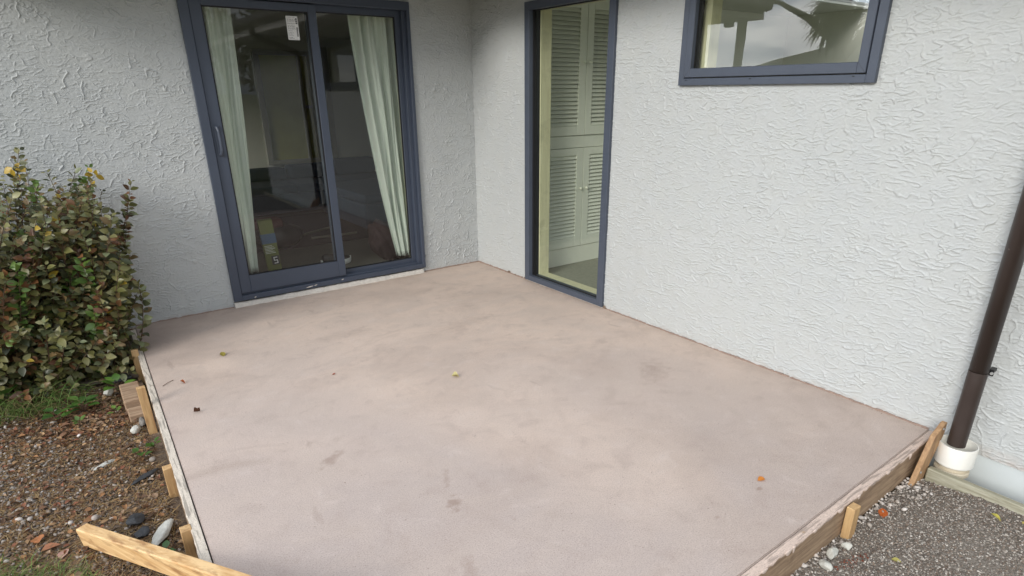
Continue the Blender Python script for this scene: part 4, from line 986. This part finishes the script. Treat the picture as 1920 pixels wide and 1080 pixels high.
fallen(-.86, -4.19, -.143, .024, (.42, .38, .12), 'olive yellow leaf in the middle of the gravel', 10)
fallen(-3.42, -2.18, -.145, .048, (.40, .18, .10), 'large pinkish brown leaf near the end of the loose plank', 12)
fallen(-3.38, -2.25, -.145, .042, (.50, .30, .24), 'pink and pale leaf between the plank and the green grass', 13)
fallen(-3.46, -2.10, -.145, .052, (.46, .19, .08), 'orange brown leaf above the grass corner', 14)
tw_ = bmesh.new(); tube(tw_, [(-2.86, -1.19, .003), (-2.83, -1.165, .006), (-2.80, -1.14, .003)], .0016, 6); tag(fin('twig', tw_, 'stem', loc=(-2.83, -1.165, .0)), 'tiny thin twig on the slab near the left board', 'twig')
rl = random.Random(42); pal_l = [(.36, .19, .09), (.22, .12, .07), (.44, .28, .15), (.15, .09, .055), (.38, .26, .17), (.28, .12, .07)]
k = 0; protos = []
while k < 96:
    if k < 48: x = rl.gauss(-3.22, .16); y = rl.gauss(-1.03, .14)
    else: x = rl.uniform(-3.75, -3.02); y = rl.uniform(-2.5, -.9)
    if x > -3.01 or y > -.8 or x < -3.8: continue
    fallen(x, y, -.148+rl.uniform(0, .006), rl.uniform(.018, .036), pal_l[k % 6], '%s dead leaf %s' % (['orange brown', 'dark rusty', 'pale orange', 'deep brown', 'tan', 'brick red'][k % 6], 'in the leaf litter in front of the weeds' if k < 48 else 'lying alone on the open mulch'), 100+k, 'dead leaves scattered on the bed')
    k += 1
# crumbled leaf litter, too fine to count
def litter(n, cx, cy, sx, sy):
    x = rng.normal(cx, sx, n); y = rng.normal(cy, sy, n); k_ = (x < -3.0) & (x > -3.95) & (y < -.72); x, y = x[k_], y[k_]; n = len(x)
    c = np.array(pal_l)[rng.integers(0, 6, n)]*rng.uniform(.6, 1.25, (n, 1)); T = leaf_tpl(.3, .1, 1.1)
    a = rng.uniform(0, 6.28, n); D = np.stack([np.cos(a), np.sin(a), rng.uniform(-.25, .35, n)], 1)
    return scatter('leaf_litter', T[0], T[1], frames(D, np.tile([0, 0, 1.], (n, 1))+rng.normal(0, .35, (n, 3))), np.stack([x, y, -.147+rng.uniform(0, .01, n)], 1), rng.uniform(.012, .034, n), c, 'deadleaf')
tag(litter(900, -3.22, -1.04, .20, .16), 'crumbled brown leaf litter in front of the weeds', kind='stuff')
tag(litter(1100, -3.35, -1.6, .30, .55), 'crumbled brown leaf bits over the mulch', kind='stuff')
# grit swept against the wall feet and a few crumbs over the slab
def slab_grit(x, y): d_ = np.minimum(-x, -y); return np.clip(1.15-d_/.05, 0, 1)+.012
o, l = stones('grit', 9000, (-2.85, -.012, -3.9, -.012), .0, .0011, .0032, [(.30, .24, .20), (.42, .36, .31), (.18, .13, .10), (.5, .45, .4)], '', dens=slab_grit, zj=.0004); tag(o, 'fine cement grit along the wall feet and over the slab', kind='stuff')
fb = [o_ for o_ in bpy.data.objects if o_.name.startswith('form_board') and 'front' in o_['label']][0]
for (x, w_, h_) in ((-1.30, .022, .020), (-1.265, .010, .028), (-1.12, .016, .012), (-.93, .020, .014), (-.78, .012, .020), (-.52, .018, .012), (-.30, .012, .026), (-1.45, .02, .014)):
    bm = bmesh.new(); bmesh.ops.create_icosphere(bm, subdivisions=3, radius=1); yy = -3.970-(x+.012)*.0193*-1-.0015
    yy = -3.970+(x+.012)*.01927
    for v_ in bm.verts: v_.co = Vector((x+v_.co.x*w_*(1-.3*max(0, -v_.co.z)), yy+v_.co.y*.004, -.003+(v_.co.z*h_ if v_.co.z < 0 else v_.co.z*.005)))
    fin('cement_drip', bm, 'mortar_pink', fb, smooth=True)
# red crumbs spilled on the gravel
o, l = stones('rust_crumbs', 260, (-1.12, -.88, -4.13, -4.03), -.143, .002, .0045, [(.16, .035, .02), (.22, .06, .03)], '', dens=lambda x, y: np.clip(1.3-np.hypot((x+1.0)/.09, (y+4.09+(x+1)*.15)/.022), 0, 1)); tag(o, 'dark red crumbs spilled on the gravel', kind='stuff')

# ================================================================ SHRUB
def shrub():
    rt = thing('shrub', 'dense leafy shrub with olive leaves and a few yellow ones against the wall', 'shrub', (-3.3, -.35, -.15))
    r_ = np.random.default_rng(12)
    def top(x):   # silhouette height along the wall
        pts = [(-4.4, 1.05), (-3.75, 1.08), (-3.36, 1.07), (-3.27, 1.10), (-3.20, 1.20), (-3.13, 1.02), (-3.05, .97), (-2.98, 1.0), (-2.90, 1.09), (-2.83, .90), (-2.76, .86), (-2.66, 1.0), (-2.60, .72)]
        return np.interp(x, [p[0] for p in pts], [p[1] for p in pts])
    tips = []
    for i in range(330):
        x = r_.uniform(-4.1, -2.80); y = -.08-.62*r_.uniform(0, 1)**.75; t = top(x)*.98-.30*max(0, (-y-.15))
        z = t*(r_.uniform(.5, 1.12) if i % 3 else r_.uniform(.15, .7))
        if z < .3: x = min(x, -2.92+r_.uniform(-.1, .02))
        tips.append((x, y, z))
    for x, y, z in ((-2.70, -.24, 1.0), (-2.73, -.24, .9), (-2.76, -.26, .8), (-2.90, -.26, 1.10), (-2.94, -.24, 1.03), (-3.20, -.30, 1.22), (-3.25, -.30, 1.12), (-2.83, -.30, .82), (-3.05, -.28, 1.0), (-3.36, -.3, 1.10),
                    (-2.80, -.34, .36), (-2.92, -.50, .02), (-2.94, -.60, .0), (-3.0, -.66, -.02), (-2.90, -.42, .2)): tips.append((x, y, z))
    for i in range(110):   # low skirt
        tips.append((r_.uniform(-4.0, -2.95), r_.uniform(-.74, -.42), r_.uniform(-.08, .50)))
    LP, LD, LU, LS, LC = [], [], [], [], []; bm = bmesh.new()
    base_c = [(.13, .13, .038), (.18, .175, .058), (.09, .095, .035), (.23, .22, .085), (.28, .27, .13), (.19, .13, .055), (.06, .07, .032)]
    for ti, tp in enumerate(tips):
        tp = np.array(tp); b = np.array([tp[0]*.55+(-3.4)*.45+r_.normal(0, .12), -.30+r_.normal(0, .06), -.16])
        if ti % 2: b = np.array([min(tp[0]-.12+r_.normal(0, .08), -2.92), tp[1]*.6-.12, max(-.15, tp[2]-.55)])
        b[0] = min(b[0], -2.94) if b[2] < .3 else b[0]; mid = (b+tp)/2+np.array([r_.normal(0, .05), -.03+r_.normal(0, .03), .04]); pts = []
        for t in np.linspace(0, 1, 9): pts.append((1-t)**2*b+2*t*(1-t)*mid+t*t*tp)
        tube(bm, pts, list(np.linspace(.0042, .0012, 9)), 5, False)
        L_ = np.linalg.norm(tp-b); nn = max(6, int(min(L_, .50)/.027)); tone = r_.uniform(.75, 1.2); red = r_.uniform() < .10; bright = r_.uniform() < .10
        for q in range(nn):
            t = 1-(q/nn)*min(1, .50/L_); p = (1-t)**2*b+2*t*(1-t)*mid+t*t*tp; tg = 2*(1-t)*(mid-b)+2*t*(tp-mid); tg /= np.linalg.norm(tg)
            sd = np.cross(tg, [0.3, -.8, .2]); sd /= np.linalg.norm(sd); s2 = np.cross(tg, sd); ph = q*1.57+r_.normal(0, .3)
            for sg in (0, math.pi):
                o_ = sd*math.cos(ph+sg)+s2*math.sin(ph+sg); D = o_*.9+tg*(.7 if q < 2 else .4)+np.array([0, -.1, .05])+r_.normal(0, .3, 3)
                sz = r_.uniform(.038, .066)*(.6 if q < 1 else 1)*(.78 if tp[2] > .95 else 1)
                LP.append(p+o_*.004); LD.append(D); LU.append(tg*.35+np.array([-.1, -.65, .55])+r_.normal(0, .42, 3)); LS.append(sz)
                c = np.array(base_c[r_.integers(len(base_c))])*tone
                u_ = r_.uniform()
                if red and u_ < .6: c = np.array([(.15, .065, .03), (.24, .11, .045), (.10, .05, .025)][r_.integers(3)])
                elif bright: c = np.array([(.12, .20, .04), (.09, .16, .035)][r_.integers(2)])
                elif u_ < .014: c = np.array([.42, .30, .04])
                elif u_ < .035: c = np.array([.20, .10, .045])
                elif u_ < .11: c = np.array([.22, .25, .13])
                LC.append(c)
    # yellow leaves where the photo has them
    for (x, y, z, n) in ((-3.235, -.33, 1.10, 7), (-2.885, -.30, 1.06, 5), (-3.0, -.45, .66, 5), (-3.29, -.45, .55, 4)):
        for _ in range(n):
            LP.append(np.array([x, y, z])+r_.normal(0, .02, 3)); LD.append(r_.normal(0, 1, 3)); LU.append(np.array([-.2, -.8, .5])); LS.append(r_.uniform(.035, .06)); LC.append(np.array([.50, .34, .04])*r_.uniform(.6, 1.1))
    # dried seed clusters
    for _ in range(16):
        c0 = np.array([r_.uniform(-3.6, -2.85), r_.uniform(-.5, -.3), r_.uniform(.45, .95)])
        for _ in range(22):
            LP.append(c0+r_.normal(0, .022, 3)); LD.append(r_.normal(0, 1, 3)); LU.append(r_.normal(0, 1, 3)); LS.append(r_.uniform(.009, .018)); LC.append(np.array([(.22, .07, .03), (.30, .13, .04), (.12, .045, .025)][r_.integers(3)]))
    LP = np.array(LP); LC = np.array(LC); keep = (LP[:, 1] < -.012)
    ok = ~((LP[:, 0] > -2.86) & (LP[:, 2] < .02))
    k = keep & ok
    T = leaf_tpl(.14, .2, 1.1)
    scatter('foliage', T[0], T[1], frames(np.array(LD)[k], np.array(LU)[k]), LP[k], np.array(LS)[k], LC[k], 'leafm', rt, smooth=True)
    fin('stem', bm, 'stem', rt, smooth=True)
shrub()

# ================================================================ WHAT THE GLASS MIRRORS: NEIGHBOURHOOD
def hip(name, label, x0, x1, y0, y1, h, rh, ov=.5):
    rt = thing(name, label, 'house', ((x0+x1)/2, (y0+y1)/2, -.19))
    bm = bmesh.new(); box(bm, x0, x1, y0, y1, -.19, h); fin('wall', bm, 'nwall', rt)
    bm = bmesh.new(); a, b, c, d_ = x0-ov, x1+ov, y0-ov, y1+ov; m_ = min(b-a, d_-c)/2
    V = [(a, c, h), (b, c, h), (b, d_, h), (a, d_, h), (a+m_, c+m_, h+rh), (b-m_, d_-m_, h+rh)]
    v = [bm.verts.new(p) for p in V]
    if b-a > d_-c: pass
    bm.faces.new([v[0], v[1], v[4]]) if (b-a) < (d_-c) else bm.faces.new([v[0], v[1], v[5], v[4]])
    bm.faces.new([v[1], v[2], v[5], v[4]]) if (b-a) < (d_-c) else bm.faces.new([v[1], v[2], v[5]])
    bm.faces.new([v[2], v[3], v[5]]) if (b-a) < (d_-c) else bm.faces.new([v[2], v[3], v[4], v[5]])
    bm.faces.new([v[3], v[0], v[4], v[5]]) if (b-a) < (d_-c) else bm.faces.new([v[3], v[0], v[4]])
    bm.faces.new([v[3], v[2], v[1], v[0]]); fin('roof', bm, 'nroof', rt)
    bm = bmesh.new()
    for y in np.linspace(y0+1.2, y1-1.6, 3): box(bm, x1, x1+.04, y, y+1.2, .9, 1.9)
    fin('window', bm, 'darkpic', rt)
hip('neighbour_house', 'low neighbouring house with a pale hipped roof, mirrored in the high window', -31, -22, 2.6, 10.2, 1.95, .6)
hip('neighbour_house', 'further neighbouring house with a stepped pale roof', -44, -36, 9, 19, 2.8, 1.7)
hip('neighbour_house', 'dark-sided neighbouring house beyond the post', -26, -19, 12.0, 18.5, 1.9, .8)
ph_ = thing('lamp_post', 'brown wooden post with a floodlight, mirrored in the high window', 'post', (-6.0, 1.27, -.19))
bm = bmesh.new(); box(bm, -6.05, -5.95, 1.22, 1.32, -.19, 3.6, .006); fin('post', bm, 'bark', ph_)
bm = bmesh.new(); box(bm, -5.95, -5.85, 1.36, 1.50, 2.40, 2.52, .02, 2); tube(bm, [(-5.98, 1.31, 2.55), (-5.93, 1.40, 2.52)], .02, 8); fin('floodlight', bm, 'black', ph_)
def tree(name, label, x, y, h, spread, trunk_r, ncl, nlf, ls, cols, seed, limbs=9, low=.35):
    r_ = np.random.default_rng(seed); rt = thing(name, label, 'tree', (x, y, -.19)); bm = bmesh.new()
    tube(bm, [(x, y, -.25), (x+.05, y, h*.25), (x-.05*h*.2, y+.1, h*.5), (x, y, h*.8)], [trunk_r, trunk_r*.8, trunk_r*.6, trunk_r*.2], 10)
    P = []
    for i in range(limbs):
        a = i*2.4+r_.uniform(0, 1); z0 = h*r_.uniform(low, .6); e = np.array([x+math.cos(a)*spread*r_.uniform(.6, 1), y+math.sin(a)*spread*r_.uniform(.6, 1), z0+h*r_.uniform(.1, .4)])
        md_ = np.array([x, y, z0])*.5+e*.5+np.array([0, 0, -.15]); tube(bm, [(x, y, z0), md_, e], [trunk_r*.4, trunk_r*.25, .02], 6)
        for _ in range(ncl//limbs): t = r_.uniform(.35, 1.1); P.append(np.array([x, y, z0])*(1-t)+e*t+r_.normal(0, spread*.16, 3))
    fin('trunk', bm, 'bark', rt); P = np.array(P); n = len(P)*nlf; P = np.repeat(P, nlf, 0)+r_.normal(0, spread*.10, (n, 3))
    D = r_.normal(0, 1, (n, 3)); U_ = r_.normal(0, 1, (n, 3)); c = np.array(cols)[r_.integers(0, len(cols), n)]*r_.uniform(.7, 1.3, (n, 1)); T = leaf_tpl(.1, .1, .8)
    scatter('crown', T[0], T[1], frames(D, U_), P, r_.uniform(.6, 1.3, n)*ls, c, 'leafm', rt)
tree('tree', 'leafy tree behind the camera side of the garden', .9, -12.6, 4.2, 1.9, .14, 60, 60, .13, [(.05, .07, .025), (.08, .10, .04)], 3)
def spiky(name, label, x, y, h, seed):   # cabbage-tree like crown of long narrow leaves
    r_ = np.random.default_rng(seed); rt = thing(name, label, 'tree', (x, y, -.19)); bm = bmesh.new(); heads = []
    tube(bm, [(x, y, -.25), (x+.1, y+.05, h*.35), (x, y, h*.6)], [.22, .18, .15], 10)
    for i in range(7):
        a = i*.9+r_.uniform(0, .5); e = np.array([x+math.cos(a)*.9*r_.uniform(.4, 1.1), y-.15+math.sin(a)*.55*r_.uniform(.4, 1.1), h*r_.uniform(.66, 1.05)])
        tube(bm, [(x, y, h*.5), tuple((np.array([x, y, h*.55])+e)/2+np.array([0, 0, -.1])), tuple(e)], [.11, .08, .06], 8); heads.append(e)
    tube(bm, [(x, y, h*.55), (x-.1, y+.9, h*.70), (x, y+1.7, h*.80), (x, y+2.7, h*.84)], [.10, .08, .05, .03], 8)
    fin('trunk', bm, 'bark', rt); heads = np.array(heads); n = 110*len(heads); P = np.repeat(heads, 110, 0)
    D = r_.normal(0, 1, (n, 3)); D[:, 2] = D[:, 2]*.8-.1; c = np.array([(.06, .07, .03), (.09, .10, .05), (.12, .10, .06)])[r_.integers(0, 3, n)]; T = leaf_tpl(.1, .35, .16)
    scatter('crown', T[0], T[1], frames(D, np.tile([0, 0, 1.], (n, 1))+r_.normal(0, .2, (n, 3))), P, r_.uniform(.45, .85, n), c, 'leafm', rt)
spiky('palm_like_tree', 'spiky cabbage tree with arching branches, mirrored in the high window', -12, 2.55, 4.3, 5)
def hill():
    n = 90; xs = np.linspace(-600, 600, n); V, F = [], []
    for i, x in enumerate(xs):
        hgt = 11+4*math.sin(i*.21)+3*math.sin(i*.53+1)+1.5*math.sin(i*1.3); V += [(-480-.02*x, x, -3), (-560, x, hgt)]
    V = np.array(V, float); F = np.array([[2*i, 2*i+2, 2*i+3, 2*i+1] for i in range(n-1)])
    tag(arr_mesh('hills', V, F, 'hill'), 'distant dark hills', kind='structure')
hill()
